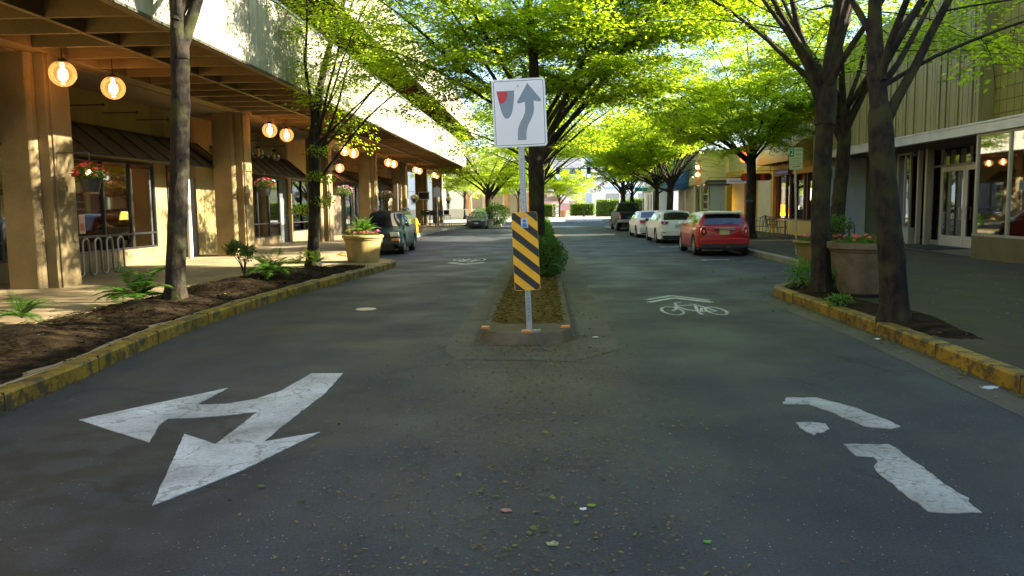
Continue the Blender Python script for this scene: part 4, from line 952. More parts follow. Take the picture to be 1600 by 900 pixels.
def fern(name, label, loc, L, nf, seed, up_=.75, parent=None, group=None, rise=1.0):
    g_ = np.random.default_rng(seed); rr = random.Random(seed)
    t = thing(name, label, 'fern', loc, 0, group)
    m = MB(); LV = []; LF = []; c = 0
    for i in range(nf):
        az = 6.283*(i+rr.random()*.6)/nf; el = R_(rr.uniform(28, 75)); l_ = L*rr.uniform(.7, 1.1)
        p = Vector((0, 0, .02)); d = Vector((math.cos(az)*math.cos(el), math.sin(az)*math.cos(el), math.sin(el)*rise)).normalized(); pts = [p.copy()]; n_ = 12
        for k_ in range(n_):
            p = p+d*(l_/n_); d = (d+Vector((0, 0, -.13))).normalized(); pts.append(p.copy())
        m.tube(pts, [.005*(1-.8*j/n_) for j in range(n_+1)], 4, caps=False)
        P = []; A = []; S_ = []
        q = 26
        for k_ in range(3, q):
            s = k_/q; ii = min(n_-1, int(s*n_)); b = pts[ii].lerp(pts[ii+1], s*n_-ii); dd = (pts[ii+1]-pts[ii]).normalized(); sd = dd.cross(Vector((0, 0, 1))).normalized()
            w_ = math.sin(math.pi*min(1, .12+s*.88))**.8
            for sg in (-1, 1): P.append(b); A.append(sd*sg+dd*.35+Vector((0, 0, -.12))); S_.append(max(.15, w_))
        P = np.array([tuple(x) for x in P]); A = np.array([tuple(x) for x in A]); S_ = np.array(S_)
        N = np.tile(np.array([[0, 0, 1.]]), (len(P), 1))+g_.normal(0, .12, (len(P), 3))
        v, f = leaves(len(P), P, A, N, .135*L/.6, .03*L/.6, g_); v = v.reshape(-1, 4, 3); v = (v-v[:, :1])*S_[:, None, None]+v[:, :1]
        LV.append(v.reshape(-1, 3)); LF.append(f+c); c += len(P)*4
    m.build('stems', pm('fern_stem', (.1, .12, .03), .7), t)
    npmesh('fronds', np.concatenate(LV), np.concatenate(LF), M_fern, t)
    return t
fern('fern', 'dark green fern on the bed just left of the nearest left trunk', (-6.0, 11.5, .22), .78, 20, 71)
fern('fern', 'small fern at the left edge of the photo on the bed', (-6.62, 9.8, .2), .5, 13, 72)
fern('fern', 'bright fern on the bed between the two left trunks', (-5.3, 15.3, .3), .72, 22, 73)
fern('fern', 'small fern at the foot of the second left trunk', (-5.35, 18.7, .25), .38, 10, 74)
fern('fern', 'low fern hugging the second left trunk on the camera side', (-5.75, 18.4, .25), .35, 9, 75)
t = thing('azalea_shrub', 'sparse leggy shrub on the bed left of the bright fern', 'shrub', (-6.05, 15.9, .2))
m = MB(); rr = random.Random(3); tips = []
for _ in range(9):
    a = rr.random()*6.28; p1 = (math.cos(a)*.08, math.sin(a)*.08, .25); p2 = (math.cos(a)*rr.uniform(.15, .35), math.sin(a)*rr.uniform(.15, .35), rr.uniform(.35, .65)); m.tube([(0, 0, 0), p1, p2], [.012, .008, .004], 5); tips.append(p2)
m.build('stems', M_bark, t)
for i, p2 in enumerate(tips): leafball('leaf_clump', p2, .13, 110, .06, M_shr, t, 90+i, (1.1, 1.1, .7), .1)

M_terr = concrete('cream_terracotta', (.48, .35, .13), (.28, .19, .065), 2.2)
M_gpot = concrete('weathered_pot', (.17, .135, .08), (.06, .048, .028), 2.6)
def pot(name, label, loc, rb, rt_, h, mat, rings=True, seed=0, soil=True, group=None, n=40):
    t = thing(name, label, 'planter', loc, 0, group)
    pr = [(.001, 0), (rb*.97, 0), (rb, .03)]
    hs = h*.8
    for i in range(1, 9):
        s = i/8; pr.append((rb+(rt_*.9-rb)*s**.9, .03+(hs-.03)*s))
    pr += [(rt_*.93, hs+.01), (rt_*.95, hs+.03), (rt_*.92, hs+.045)]
    if rings: pr += [(rt_*.96, hs+.05), (rt_, h*.9), (rt_*1.02, h*.94), (rt_*1.0, h*.99), (rt_*.95, h)]
    else: pr += [(rt_, h*.88), (rt_, h)]
    pr += [(rt_*.88, h*.995), (rt_*.86, h*.9), (.001, h*.88)]
    MB().lathe(pr, n=n, wob=lambda a, z: 1+.004*math.sin(7*a+z*9+seed)).build('bowl', mat, t, True)
    MB().lathe([(rt_*.87, h*.9), (rt_*.5, h*.94), (.001, h*.96)], n=24).build('soil', M_soil, t, True)
    return t
def bedding(label, loc, r, cols, n, seed, h=.1, size=.035, cat='flowers'):
    t = thing('bedding_flowers', label, cat, loc, 0)
    leafball('foliage', (0, 0, .03), r, int(1500*r/.5), .05, lf_fl, t, seed, (1, 1, .22/r*.5), .1)
    rr = random.Random(seed); sp_ = []
    for _ in range(n):
        a = rr.random()*6.28; q = r*math.sqrt(rr.random())*.98; sp_.append((q*math.cos(a), q*math.sin(a), h+rr.uniform(-.03, .05)))
    flowers('flowers', sp_, size, cols, t, seed); return t
pot('planter_pot', 'large cream terracotta pot on the tip of the left kerb', (-4.72, 20.75, .146), .4, .53, .7, M_terr, seed=1)
bedding('red and yellow green bedding plants around the fern in the cream pot', (-4.72, 20.75, .8), .46, ['red', 'pink'], 90, 81)
fern('fern', 'upright light green fern growing from the cream pot', (-4.72, 20.75, .8), .62, 20, 82, rise=1.8)
pot('planter_pot', 'tall weathered grey pot between the two right trunks', (4.84, 12.25, .2), .37, .54, .76, M_gpot, False, 2)
MB().lathe([(.001, 0), (.33, 0), (.34, .055)], n=20).build('pot_foot', M_dark, bpy.data.objects['planter_pot.001'], loc=(0, 0, -.052))
bedding('red flowers in the weathered grey pot', (4.84, 12.25, .9), .43, ['red'], 22, 83, .12, .035)
pot('planter_pot', 'yellowish moulded pot behind the second right trunk', (5.85, 17.0, .146), .45, .6, .62, concrete('old_terracotta', (.26, .19, .06), (.15, .11, .035), 2.2), seed=3)
bedding('pink flowers in the yellowish pot on the right pavement', (5.85, 17.0, .74), .52, ['pink', 'red'], 70, 84, .1, .04)
shrub('potted_shrub', 'dark green shrub growing in the yellowish moulded pot', (6.1, 17.05, .7), .34, 900, .06, 85, (1, 1, .9), None, M_shr, .3)
shrub('low_shrub', 'loose green plant at the foot of the second right trunk', (4.35, 13.3, .13), .32, 600, .075, 86, (1.2, 1, .8), None, M_fern, .2)
shrub('low_shrub', 'green plant between the second right trunk and the grey pot', (4.62, 13.0, .15), .24, 350, .07, 87, (1, 1, .9), None, M_fern, .2)
shrub('low_shrub', 'weedy plant on the right yellow kerb in front of the grey pot', (4.02, 11.0, .15), .13, 160, .06, 88, (1.6, 1, .6), None, M_fern, .1)
pot('planter_bowl', 'wide low concrete bowl planter beside the yellow hydrant', (-6.9, 43.3, .146), .25, .5, .38, concrete('bowl_conc', (.5, .46, .38), (.35, .32, .26), 2), False, 4)
bedding('red flowers filling the low bowl planter', (-6.9, 43.3, .5), .44, ['red'], 110, 89, .1, .05)
pot('planter_pot', 'far small pale pot between the silver car and the round shrub', (-3.85, 56.6, .12), .28, .38, .5, concrete('pale_pot', (.5, .45, .35), (.38, .33, .25), 2), True, 5)
shrub('potted_shrub', 'small leafy plant in the far pale pot', (-3.85, 56.6, .6), .26, 300, .08, 90, (1, 1, .7), None, M_fern, .2)
shrub('round_shrub', 'big round dark shrub under the far left tree', (-3.45, 59.0, .15), .95, 4200, .1, 91, (1, 1, .85), None, None, .5)
shrub('round_shrub', 'second dark shrub left of the far left trunk', (-4.7, 60.5, .15), .7, 2200, .1, 92, (1, 1, .9), None, None, .5)

# epicormic sprigs on the second left trunk belong to that tree
tr2 = bpy.data.objects['street_tree.001']
for i, (x, y, z, r) in enumerate(((.33, -.1, 1.5, .22), (.2, -.2, 2.1, .2), (-.28, -.15, 1.3, .18), (.45, -.1, 2.0, .16), (.25, -.15, 2.7, .22), (.0, -.25, .25, .2))):
    leafball('sprig', (x, y, z), r, 110, .075, LEAF, tr2, 120+i, (1.3, 1, .6), .1)
m = MB()
for (x, y, z) in ((.33, -.1, 1.5), (.2, -.2, 2.1), (-.28, -.15, 1.3), (.45, -.1, 2.0), (.25, -.15, 2.7)): m.tube([(.05, 0, z-.15), (x*.6, y*.6, z-.02), (x, y, z)], [.012, .007, .003], 5)
m.build('twig', M_bark, tr2)

# ------------------------------------------------------------------ lane sign on the island
M_galv = pm('galvanised_post', (.42, .43, .43), .38, .85, var=(.3, .31, .32), scale=12)
t = thing('lane_sign', 'keep right sign and striped hazard marker on one leaning post at the island tip', 'road sign', (-.17, 9.13, .1))
t.rotation_euler = (0, -.036, 0)
m = MB(); P = [(-.022, -.022), (.022, -.022), (.022, .022), (-.022, .022)]
m.box(-.022, -.003, 0, .022, .0, 2.9); m.box(-.022, .0, 0, -.018, .04, 2.9); m.box(.018, .0, 0, .022, .04, 2.9); m.box(-.034, .038, 0, -.018, .041, 2.9); m.box(.018, .038, 0, .034, .041, 2.9)
m.build('post', M_galv, t)
m = MB(); z = .08
while z < 2.15:
    m.lathe([(.0055, -.0035), (.0055, -.0045), (.001, -.0045)], (0, 0, z), 8, axis='y'); z += .0254*1.6
m.build('post_holes', M_dark, t)
def rrect(w_, h, r, n=5):
    o = []
    for cx, cz, a0 in ((w_/2-r, h/2-r, 0), (-w_/2+r, h/2-r, 90), (-w_/2+r, -h/2+r, 180), (w_/2-r, -h/2+r, 270)):
        for i in range(n+1): a = R_(a0+90*i/n); o.append((cx+r*math.cos(a), cz+r*math.sin(a)))
    return o
def plate(mb, poly, cx, cz, y0, y1): mb.yprism([(x+cx, z+cz) for x, z in poly], y0, y1)
def clip(poly, x0, x1, z0, z1):
    for ax, lim, sg in ((0, x0, 1), (0, x1, -1), (1, z0, 1), (1, z1, -1)):
        o = []
        for i in range(len(poly)):
            a, b = poly[i-1], poly[i]; ia = sg*(a[ax]-lim) >= 0; ib = sg*(b[ax]-lim) >= 0
            if ia != ib:
                s = (lim-a[ax])/(b[ax]-a[ax]); o.append((a[0]+(b[0]-a[0])*s, a[1]+(b[1]-a[1])*s))
            if ib: o.append(b)
        poly = o
        if not poly: return []
    return poly
KC = (0.0, 2.5); KR = thing  # centre of the upper plate
wh = pm('sign_white', (.84, .85, .86), .28); sb = pm('sign_grey_legend', (.13, .16, .2), .12, .0, spec=.9); rd_ = pm('sign_red_reflection', (.6, .01, .02), .3)
m = MB(); plate(m, rrect(.6, .755, .035), *KC, -.009, -.0045); kp = m.build('keep_right_plate', pm('sign_alu', (.5, .5, .5), .35, .7), t)
m = MB(); plate(m, rrect(.585, .74, .03), *KC, -.0105, -.0091); m.build('plate_face', wh, kp)
o_ = rrect(.56, .715, .026); i_ = rrect(.546, .701, .022); n = len(o_)
m = MB().add([(x+KC[0], -.0112, z+KC[1]) for x, z in o_+i_], [(i, (i+1) % n, n+(i+1) % n, n+i) for i in range(n)]); m.build('border_line', sb, kp)
def px2(u, v): return ((u-350)/586*.6-.0, 2.5-(v-436)/750*.76)
sh = [(110, 190), (303, 190), (300, 250), (290, 330), (275, 410), (255, 460), (235, 485), (212, 493), (190, 485), (172, 460), (150, 400), (130, 310), (117, 240)]
arr = [(450, 118), (592, 300), (588, 318), (570, 323), (510, 310), (512, 400), (500, 455), (470, 520), (440, 570), (424, 620), (415, 680), (413, 732), (320, 732), (320, 670), (328, 610), (350, 550), (385, 495), (408, 440), (416, 390), (416, 318), (350, 333), (332, 330), (328, 315)]
def face(pl, name, mat, par, y=-.0118):
    m = MB(); m.yprism([px2(*p) for p in pl], y, y+.001); return m.build(name, mat, par)
face(arr, 'curved_arrow', sb, kp); face(sh, 'island_symbol', sb, kp)
face([(113, 200), (222, 196), (235, 235), (222, 260), (205, 300), (165, 335), (132, 310), (118, 240)], 'red_reflection', rd_, kp, -.0128)  # red reflection in the glossy legend, put in as a flat coloured shape
for u, v in ((346, 146), (374, 725)):
    x, z = px2(u, v); MB().lathe([(.001, -.02), (.009, -.018), (.01, -.0115)], (x, 0, z), 10, axis='y').build('bolt', M_galv, kp, True)
# striped marker
ye = pm('marker_yellow', (.95, .5, .008), .35, var=(.88, .45, .01), scale=6); bk = pm('marker_black', (.02, .018, .015), .45)
mk = MB(); mk.yprism([(x+.0, z+.945) for x, z in rrect(.295, .895, .03)], -.0095, -.0045); mk = mk.build('hazard_marker', ye, t)
m = MB(); W2, H2 = .1475, .4475
for k_ in range(-2, 6):
    zl = H2-.0-.09*0-(k_*.2045)+.035; pl = [(-W2-.01, zl), (W2+.01, zl-.27), (W2+.01, zl-.27-.098), (-W2-.01, zl-.098)]
    pl = clip(pl, -W2+.002, W2-.002, -H2+.002, H2-.002)
    # cut the plate's rounded corners
    if len(pl) >= 3:
        q = []
        for x, z in pl:
            cx, cz = W2-.03, H2-.03
            if abs(x) > cx and abs(z) > cz:
                dx_, dz_ = abs(x)-cx, abs(z)-cz; L = math.hypot(dx_, dz_)
                if L > .028: x = math.copysign(cx+dx_*.028/L, x); z = math.copysign(cz+dz_*.028/L, z)
            q.append((x, z+.945))
        m.yprism(q, -.0108, -.0096)
m.build('black_stripes', bk, mk)
st = MB().box(-.04, -.0118, 1.215, .04, -.0109, 1.32).build('sticker', pm('sticker_white', (.6, .62, .65), .4), mk)
MB().lathe([(.001, -.013), (.02, -.0129)], (.0, 0, 1.29), 12, axis='y').add([(-.03, -.0125, 1.22), (.03, -.0125, 1.22), (.022, -.0125, 1.262), (-.02, -.0125, 1.266)], [(0, 1, 2, 3)]).build('sticker_picture', pm('sticker_blue', (.05, .2, .55), .4), st)
for z in (1.345, .55): MB().lathe([(.001, -.018), (.009, -.016), (.01, -.011)], (0, 0, z), 10, axis='y').build('bolt', M_galv, mk, True)
m = MB().box(-.09, -.07, .018, .13, .06, .034); m.box(-.03, -.03, .034, .03, .045, .12); m.build('base_plate', M_galv, t)
for x, y, lb in ((-.70, 9.4, 'orange reflector block on the left shoulder of the island tip'), (-.2, 9.08, 'orange reflector block at the foot of the sign post'), (.25, 9.42, 'orange reflector block on the right shoulder of the island tip')):
    tag(MB().yprism([(-.055, 0), (.055, 0), (.045, .022), (-.045, .022)], -.04, .04).build('reflector_block', pm('orange_reflector', (.8, .25, .02), .35), loc=(x, y, .119), bevel=.003), lb, 'reflector', 'orange reflectors on the island tip')

sp = []
for _ in range(5200):
    y = random.uniform(-2, 19.2); xr = lerp_line(LI, y); xl = lerp_line(edge, y); t_ = random.random()
    sp.append((xr+(xl-xr)*t_, y, .12+.12*math.sin(math.pi*t_)**.7*min(1, (19.5-y)/1.5)+random.uniform(.0, .03)))
litter('bark_mulch', sp, 0.06, leafmat('mulch_flake', (0.006, 0.004, 0.002), (0.04, 0.024, 0.01), (.02, .01, .01), (.03, .02, .01), mixf=.05, gloss=0.0))
sp = []
for _ in range(2600): sp.append((random.uniform(-.68, .25), 9.7+6.2*random.random(), .145+random.uniform(0, .012)))
litter('moss_and_needles', sp, 0.05, leafmat('needle_flake', (0.05, 0.035, 0.01), (0.16, 0.12, 0.02), (.05, .04, .01), (.1, .08, .01), mixf=.15, gloss=0.0))
# ------------------------------------------------------------------ right side: metal clad corner shop
def B(name, label, cat, x, y):
    t = thing(name, label, cat, (x, y, 0))
    def part(mb, nm, mat, parent=None, **k):
        mb.v = [(a-x, b-y, c) for a, b, c in mb.v]; return mb.build(nm, mat, parent or t, **k)
    return t, part
M_tile = concrete('olive_tile', (.3, .25, .035), (.23, .19, .025), 1.2, joints=(.3, .3, .014, (0, R_(90), R_(90))), bump=.2)
M_rib = pm('ribbed_metal', (.28, .235, .075), .55, .0, var=(.22, .185, .055), scale=1.4, stretch=(1, 1, .3))
M_band = pm('band_metal', (.52, .52, .47), .4, .35, var=(.42, .42, .38), scale=2.5)
M_bulk = pm('tan_bulkhead', (.13, .1, .04), .75, var=(.1, .08, .03), scale=2, bump=.1)
M_frame = pm('anodised_frame', (.36, .35, .28), .4, .6)
M_white = pm('white_paint', (.62, .62, .62), .5)
M_gl2 = glass('dark_shop_glass', (.5, .55, .52), .3)
shop, sp_ = B('metal_clad_shop', 'dim two storey shop with ribbed metal and olive tile upper wall', 'building', 10.5, 15)
m = MB().box(10.85, -14, 3.4, 11.1, 20.1, 6.95); sp_(m, 'tile_wall', M_tile)
m = MB().box(10.62, 20.1, 3.4, 11.2, 30.6, 6.95)
rr = random.Random(5); y = 20.12
while y < 30.5:
    w_ = rr.choice((.09, .14, .14, .22)); m.box(10.5+rr.choice((0, .03)), y, 3.401, 10.619, min(y+w_, 30.59), 6.949); y += w_+.025
sp_(m, 'ribbed_wall', M_rib)
m = MB().box(10.61, 20.06, 3.402, 10.86, 20.098, 6.948); sp_(m, 'corner_trim', M_rib)
m = MB().box(10.38, -14, 3.14, 10.62, 20.08, 3.398); m.box(10.38, 20.085, 3.14, 10.62, 30.6, 3.396); m.box(10.36, -14, 3.36, 10.379, 30.6, 3.41); sp_(m, 'canopy_band', M_band, bevel=.006)
m = MB().box(10.621, -14, 3.16, 16, 30.6, 3.3); sp_(m, 'canopy_soffit', pm('dim_soffit', (.12, .11, .08), .8))
m = MB().box(11.3, -14, 3.31, 24, 30.5, 3.39); m.box(10.9, -14, 6.8, 24, 30.6, 6.94); sp_(m, 'roof', M_roof)
m = MB().box(10.5, -14, .1, 10.66, 20.1, .69); m.box(10.661, 19.95, .1, 12.5, 20.1, .688); sp_(m, 'bulkhead', M_bulk)
f = MB(); ys = [20.07, 18.7, 17.2, 15.6, 14.0, 12.4, 10.8, 9.2, 7.6, 6, 4, 2, 0, -3, -6, -9, -13.9]
for y in ys: f.box(10.52, y-.035, .745, 10.6, y+.035, 3.08)
f.box(10.5, -14, .69, 10.64, 20.105, .744); f.box(10.51, -14, 3.081, 10.62, 20.1, 3.139)
for x in (11.2, 11.9, 12.5): f.box(x-.03, 20.03, .745, x+.03, 20.1, 3.08)
fo = sp_(f, 'shop_window', M_frame)
m = MB().box(10.555, -14, .746, 10.565, 20.06, 3.079); m.box(10.6, 20.06, .746, 12.5, 20.07, 3.079); sp_(m, 'pane', M_gl2, fo)
# recessed entry
m = MB().box(12.5, 20.1, .1, 12.62, 20.2, 3.16); m.box(12.5, 26.62, .1, 12.64, 26.9, 3.16); sp_(m, 'jamb', M_bulk)
f = MB()
for y in (20.23, 22.9, 25.95, 26.58): f.box(12.53, y-.035, .15, 12.6, y+.035, 3.15)
f.box(12.53, 20.2, 2.6, 12.6, 26.6, 2.66); f.box(12.53, 24.2, 2.661, 12.6, 24.26, 3.15); f.box(12.53, 20.2, .15, 12.6, 22.86, .4); f.box(12.53, 26.0, .15, 12.6, 26.55, .3)
fo = sp_(f, 'entry_frame', M_frame); m = MB().box(12.56, 20.2, .16, 12.57, 22.9, 3.15); m.box(12.56, 25.97, .16, 12.57, 26.58, 3.15); m.box(12.56, 22.9, 2.66, 12.57, 25.97, 3.15); sp_(m, 'pane', M_gl2, fo)
for y0, hs in ((22.97, 1), (24.43, -1)):
    y1 = y0+1.44; f = MB().box(12.5, y0, .16, 12.55, y0+.11, 2.59).box(12.5, y1-.11, .16, 12.55, y1, 2.59).box(12.501, y0+.111, 2.45, 12.549, y1-.111, 2.589).box(12.501, y0+.111, .161, 12.549, y1-.111, .48)
    d = sp_(f, 'glass_door', pm('door_aluminium', (.6, .6, .58), .4, .5)); m = MB().box(12.52, y0+.11, .48, 12.53, y1-.11, 2.45); sp_(m, 'pane', M_gl2, d)
    hy = y1-.16 if hs > 0 else y0+.16; m = MB().tube([(12.5, hy, 1.0), (12.44, hy, 1.0), (12.44, hy, 1.35), (12.5, hy, 1.35)], .014, 6); sp_(m, 'handle', M_alu, d)
# window left of the entry and the dark green flank
m = MB().box(12.0, 26.9, .1, 12.2, 27.85, .68); sp_(m, 'bulkhead', pm('grey_bulkhead', (.33, .34, .28), .7))
m = MB().box(11.97, 25.7, .1, 12.12, 25.82, 3.16); m.box(11.99, 26.3, .1, 12.12, 26.4, 3.16); sp_(m, 'pillar', M_frame)
f = MB()
for y in (26.9, 27.3, 27.85): f.box(11.99, y-.03, .68, 12.06, y+.03, 3.1)
f.box(11.985, 26.9, .681, 12.062, 27.85, .72); f.box(11.99, 26.9, 3.06, 12.06, 27.85, 3.12); fo = sp_(f, 'side_window', M_frame)
m = MB().box(12.02, 26.9, .72, 12.03, 27.85, 3.08); sp_(m, 'pane', M_gl2, fo)
m = MB().box(12.0, 27.88, .1, 12.2, 30.5, 3.16); sp_(m, 'green_wall', pm('green_wall', (.06, .09, .045), .7, var=(.05, .075, .035), scale=2))
m = MB().box(10.5, 30.61, .1, 12.2, 31.9, 7.0); sp_(m, 'pale_pilaster', pm('pale_blue_paint', (.42, .46, .5), .6, var=(.36, .4, .45), scale=2))
m = MB().box(10.7, -14, .1, 24, 30.5, .155); sp_(m, 'floor', pm('dim_floor', (.06, .06, .05), .35))
m = MB().box(17.5, -14, .156, 17.7, 30.5, 3.3); m.box(10.7, -13.9, .156, 17.5, -13.7, 3.3); m.box(12.7, 30.3, .156, 17.5, 30.5, 3.3); sp_(m, 'back_wall', pm('dim_back', (.09, .085, .06), .8))
for x, y, z, lb in ((13.2, 23.4, 1.9, 'small red neon glow behind the glass doors'),):
    t = thing('neon_sign', lb, 'neon sign', (x, y, z)); MB().tube([(0, -.22, 0), (0, -.18, .08), (0, .18, .08), (0, .22, 0), (0, .18, -.08), (0, -.18, -.08), (0, -.22, 0)], .015, 6).build('tube', pm('neon_red', (1, .1, .08), .5, emit=(1, .06, .05), es=6), t)
    MB().box(.03, -.26, -.12, .05, .26, .12).build('backing', M_dark, t)
for i, (x, y, lx, ly, h) in enumerate(((13.6, 18.2, .8, 1.4, .8), (14, 15.4, .9, 1.6, 1.1), (15.5, 20.5, .5, 2, 1.6))):
    shop_table(x, y, lx, ly, h, ['low display table behind the nearest right shop window', 'taller display table deep in the right shop', 'tall dark shelf table behind the right entry'][i], (.05+.01*i, .04, .03))
tag(MB().box(0, 0, 0, 1.3, 3.0, .012).build('door_mat', pm('mat', (.03, .035, .04), .95, bump=.4, bscale=90), loc=(10.95, 23.4, .157), bevel=.004), 'dark mat on the pavement before the glass doors', 'mat')
m = MB(); m.tube([(0, 0, 0), (0, 0, .6)]+[(0, .2-.2*math.cos(a), .6+.2*math.sin(a)) for a in np.linspace(.2, math.pi-.2, 7)]+[(0, .4, .6), (0, .4, 0)], .025, 8)
tag(m.build('bike_hoop', pm('dark_steel', (.06, .06, .06), .4, .6), None, True, loc=(9.0, 23.6, .146)), 'dark inverted U bike hoop behind the right tree trunks', 'bike rack')

# ------------------------------------------------------------------ yellow cafe
M_yel = pm('ochre_trim', (.6, .36, .04), .6, var=(.5, .3, .035), scale=2)
M_ylw = pm('yellow_plaster', (.55, .42, .12), .7, var=(.48, .36, .1), scale=1.5)
M_cor = pm('grey_siding', (.3, .32, .35), .6); M_brn = pm('brown_wood', (.1, .035, .015), .55)
M_crm = pm('cream_paint', (.55, .5, .3), .65, var=(.48, .44, .26), scale=1.5)
t, p = B('cafe_building', 'yellow cafe with bowed ochre canopy and stepped cornice behind the outdoor chairs', 'building', 10.7, 36)
m = MB().box(11.0, 32.0, 3.2, 11.2, 38.3, 5.0)
y = 32.05
while y < 38.2: m.box(10.9, y, 3.4, 10.999, y+.22, 4.95); y += .34
p(m, 'grey_siding', M_cor)
m = MB(); m.yprism([(11.0, 4.96), (10.62, 5.05), (10.62, 5.12), (10.5, 5.3), (10.5, 5.42), (11.2, 5.42), (11.2, 4.96)], 31.95, 38.35); p(m, 'cornice', M_yel)
m = MB().box(10.7, 32.0, .1, 11.0, 32.55, 5.0); m.box(10.68, 31.98, 4.7, 11.01, 32.57, 4.95); m.box(10.68, 31.98, 1.6, 11.01, 32.57, 1.75); m.box(10.7, 38.0, .1, 11.0, 38.4, 5.0); p(m, 'pilaster', M_yel, bevel=.01)
m = MB().box(10.6, 32.56, 3.02, 11.0, 37.99, 3.22); m.box(10.75, 32.56, 2.75, 11.0, 37.99, 3.019); p(m, 'lintel', M_yel)
# bowed canopy: quarter barrel over the windows
m = MB(); k = 16; arc = [(10.98-1.15*math.sin(a), 3.22+.95*math.cos(a)) for a in np.linspace(0, math.pi/2, k)]
vs = []; 
for yy in np.linspace(32.9, 37.6, 14):
    q = 1.0
    for x, z in arc: vs.append((x, yy, z))
n14 = 14
m.add(vs, [(i*k+j, (i+1)*k+j, (i+1)*k+j+1, i*k+j+1) for i in range(n14-1) for j in range(k-1)])
for s in (0, n14-1): m.add([(10.98, vs[s*k][1], 3.22)]+vs[s*k:(s+1)*k], [(0, j+1, j+2) for j in range(k-1)])
p(m, 'bowed_canopy', pm('ochre_canopy', (.5, .36, .07), .5), smooth=True)
m = MB().box(10.82, 32.56, .1, 11.0, 37.99, .78); p(m, 'bulkhead', M_ylw)
f = MB()
for y in (32.6, 33.6, 34.0, 35.1, 35.9, 36.5, 37.7, 37.95): f.box(10.84, y-.06, .781, 10.95, y+.06, 2.749)
f.box(10.8, 32.56, .782, 10.98, 37.99, .84); fo = p(f, 'window', M_brn)
m = MB().box(10.9, 32.6, .84, 10.91, 37.95, 2.749); p(m, 'pane', M_gl2, fo)
m = MB().box(11.8, 34.1, .15, 11.9, 36.0, 2.8); p(m, 'brown_screen', M_brn)
m = MB().box(11.2, 32, .1, 22, 38.4, .16); p(m, 'floor', pm('wood_floor', (.15, .08, .03), .5))
m = MB().box(16, 32, .16, 16.2, 38.4, 4); m.box(11.2, 32.0, .16, 16, 32.1, 3.2); m.box(11.2, 38.1, .16, 16, 38.2, 3.2); p(m, 'interior_wall', pm('cafe_wall', (.5, .28, .08), .8))
m = MB().box(11.0, 32.0, 4.99, 22, 38.4, 5.1); p(m, 'roof', M_roof)
for y, lb in ((35.4, 'warm bulb hanging inside the cafe window'), (33.3, 'second warm bulb inside the cafe near the pilaster')):
    t2 = thing('cafe_bulb', lb, 'lamp', (12.6, y, 2.2)); MB().ball((0, 0, 0), .09, 12).build('bulb', pm('cafe_glow', (1, .6, .2), .5, emit=(1, .55, .15), es=14), t2, True); MB().tube([(0, 0, .08), (0, 0, .95)], .006, 5).build('cord', M_dark, t2)
t2 = thing('neon_sign', 'orange and yellow neon sign low in the cafe window', 'neon sign', (10.82, 36.8, 1.15)); 
m = MB()
for i in range(5): m.tube([(0, -.28+.12*i, -.02), (0, -.24+.12*i, .3), (0, -.2+.12*i, -.02)], .018, 6)
m.build('orange_tubes', pm('neon_orange', (1, .15, .02), .5, emit=(1, .1, .01), es=2), t2)
MB().box(-.01, -.36, -.2, .01, .36, -.06).build('yellow_bar', pm('neon_yellow', (1, .6, .02), .5, emit=(1, .45, .01), es=.8), t2)
MB().box(.02, -.38, -.22, .03, .38, .34).build('backing', M_dark, t2)
t2 = thing('shop_sign', 'narrow purple sign board under the cafe lintel', 'sign', (10.6, 36.3, 2.88)); MB().box(-.02, -.95, -.12, .02, .95, .12).build('board', pm('purple_board', (.12, .1, .3), .5), t2)
MB().box(-.025, -.8, -.03, -.021, .8, .03).build('pale_lettering', pm('lilac', (.4, .38, .6), .5), t2)

# neighbours further along
t, p = B('entry_block', 'cream walled entry block with dark doorway behind the tree by the red car', 'building', 10.7, 44)
m = MB().box(10.7, 38.42, .1, 11.0, 40.7, 2.9); p(m, 'cream_wall', M_crm)
m = MB().box(10.6, 40.7, .1, 10.9, 40.95, 2.95); m.box(10.6, 47.0, .1, 10.9, 47.5, 2.95); p(m, 'post', M_yel)
m = MB().box(11.6, 41.0, .1, 11.8, 47, 2.85); p(m, 'door_wall', M_brn)
m = MB().box(11.5, 44.9, .15, 11.58, 46.2, 2.7); d = p(m, 'door', pm('pale_door', (.5, .48, .4), .5)); m = MB().box(11.48, 45.1, 1.2, 11.499, 46.0, 2.5); p(m, 'pane', M_gl2, d)
m = MB().box(11.55, 42.4, 1.4, 11.59, 43.2, 2.2); p(m, 'lit_picture', pm('lit_picture', (.6, .2, .03), .6, emit=(1, .3, .03), es=.25))
m = MB().box(10.65, 38.42, 2.951, 10.799, 40.7, 3.3).box(10.65, 40.71, 2.86, 11.9, 43.19, 3.0).box(10.65, 43.2, 2.951, 11.9, 47.5, 3.3); p(m, 'lintel', M_yel)
m = MB().box(10.8, 38.42, 3.001, 14, 40.7, 4.4).box(10.8, 43.2, 3.301, 14, 47.5, 4.6); m.box(11, 47.5, .1, 12, 47.55, 4.5); p(m, 'upper_wall', M_crm)  # gap between the upper walls shaped to let a sun band onto the road
m = MB().box(11.91, 40.71, 2.9, 22, 43.19, 2.99); m.box(10.9, 38.42, 4.401, 22, 40.7, 4.46); m.box(10.9, 43.2, 4.601, 22, 47.5, 4.66); p(m, 'roof', M_roof)
t, p = B('moorish_shop', 'cream shop front with glowing pointed arch niche above grey siding', 'building', 10.7, 53)
m = MB().box(10.9, 47.56, .1, 11.1, 53.2, 2.9); y = .2
while y < 2.85: m.box(10.87, 47.56, y, 10.899, 51.6, y+.17); y += .19
p(m, 'siding_wall', pm('blue_grey_siding', (.2, .25, .27), .6))
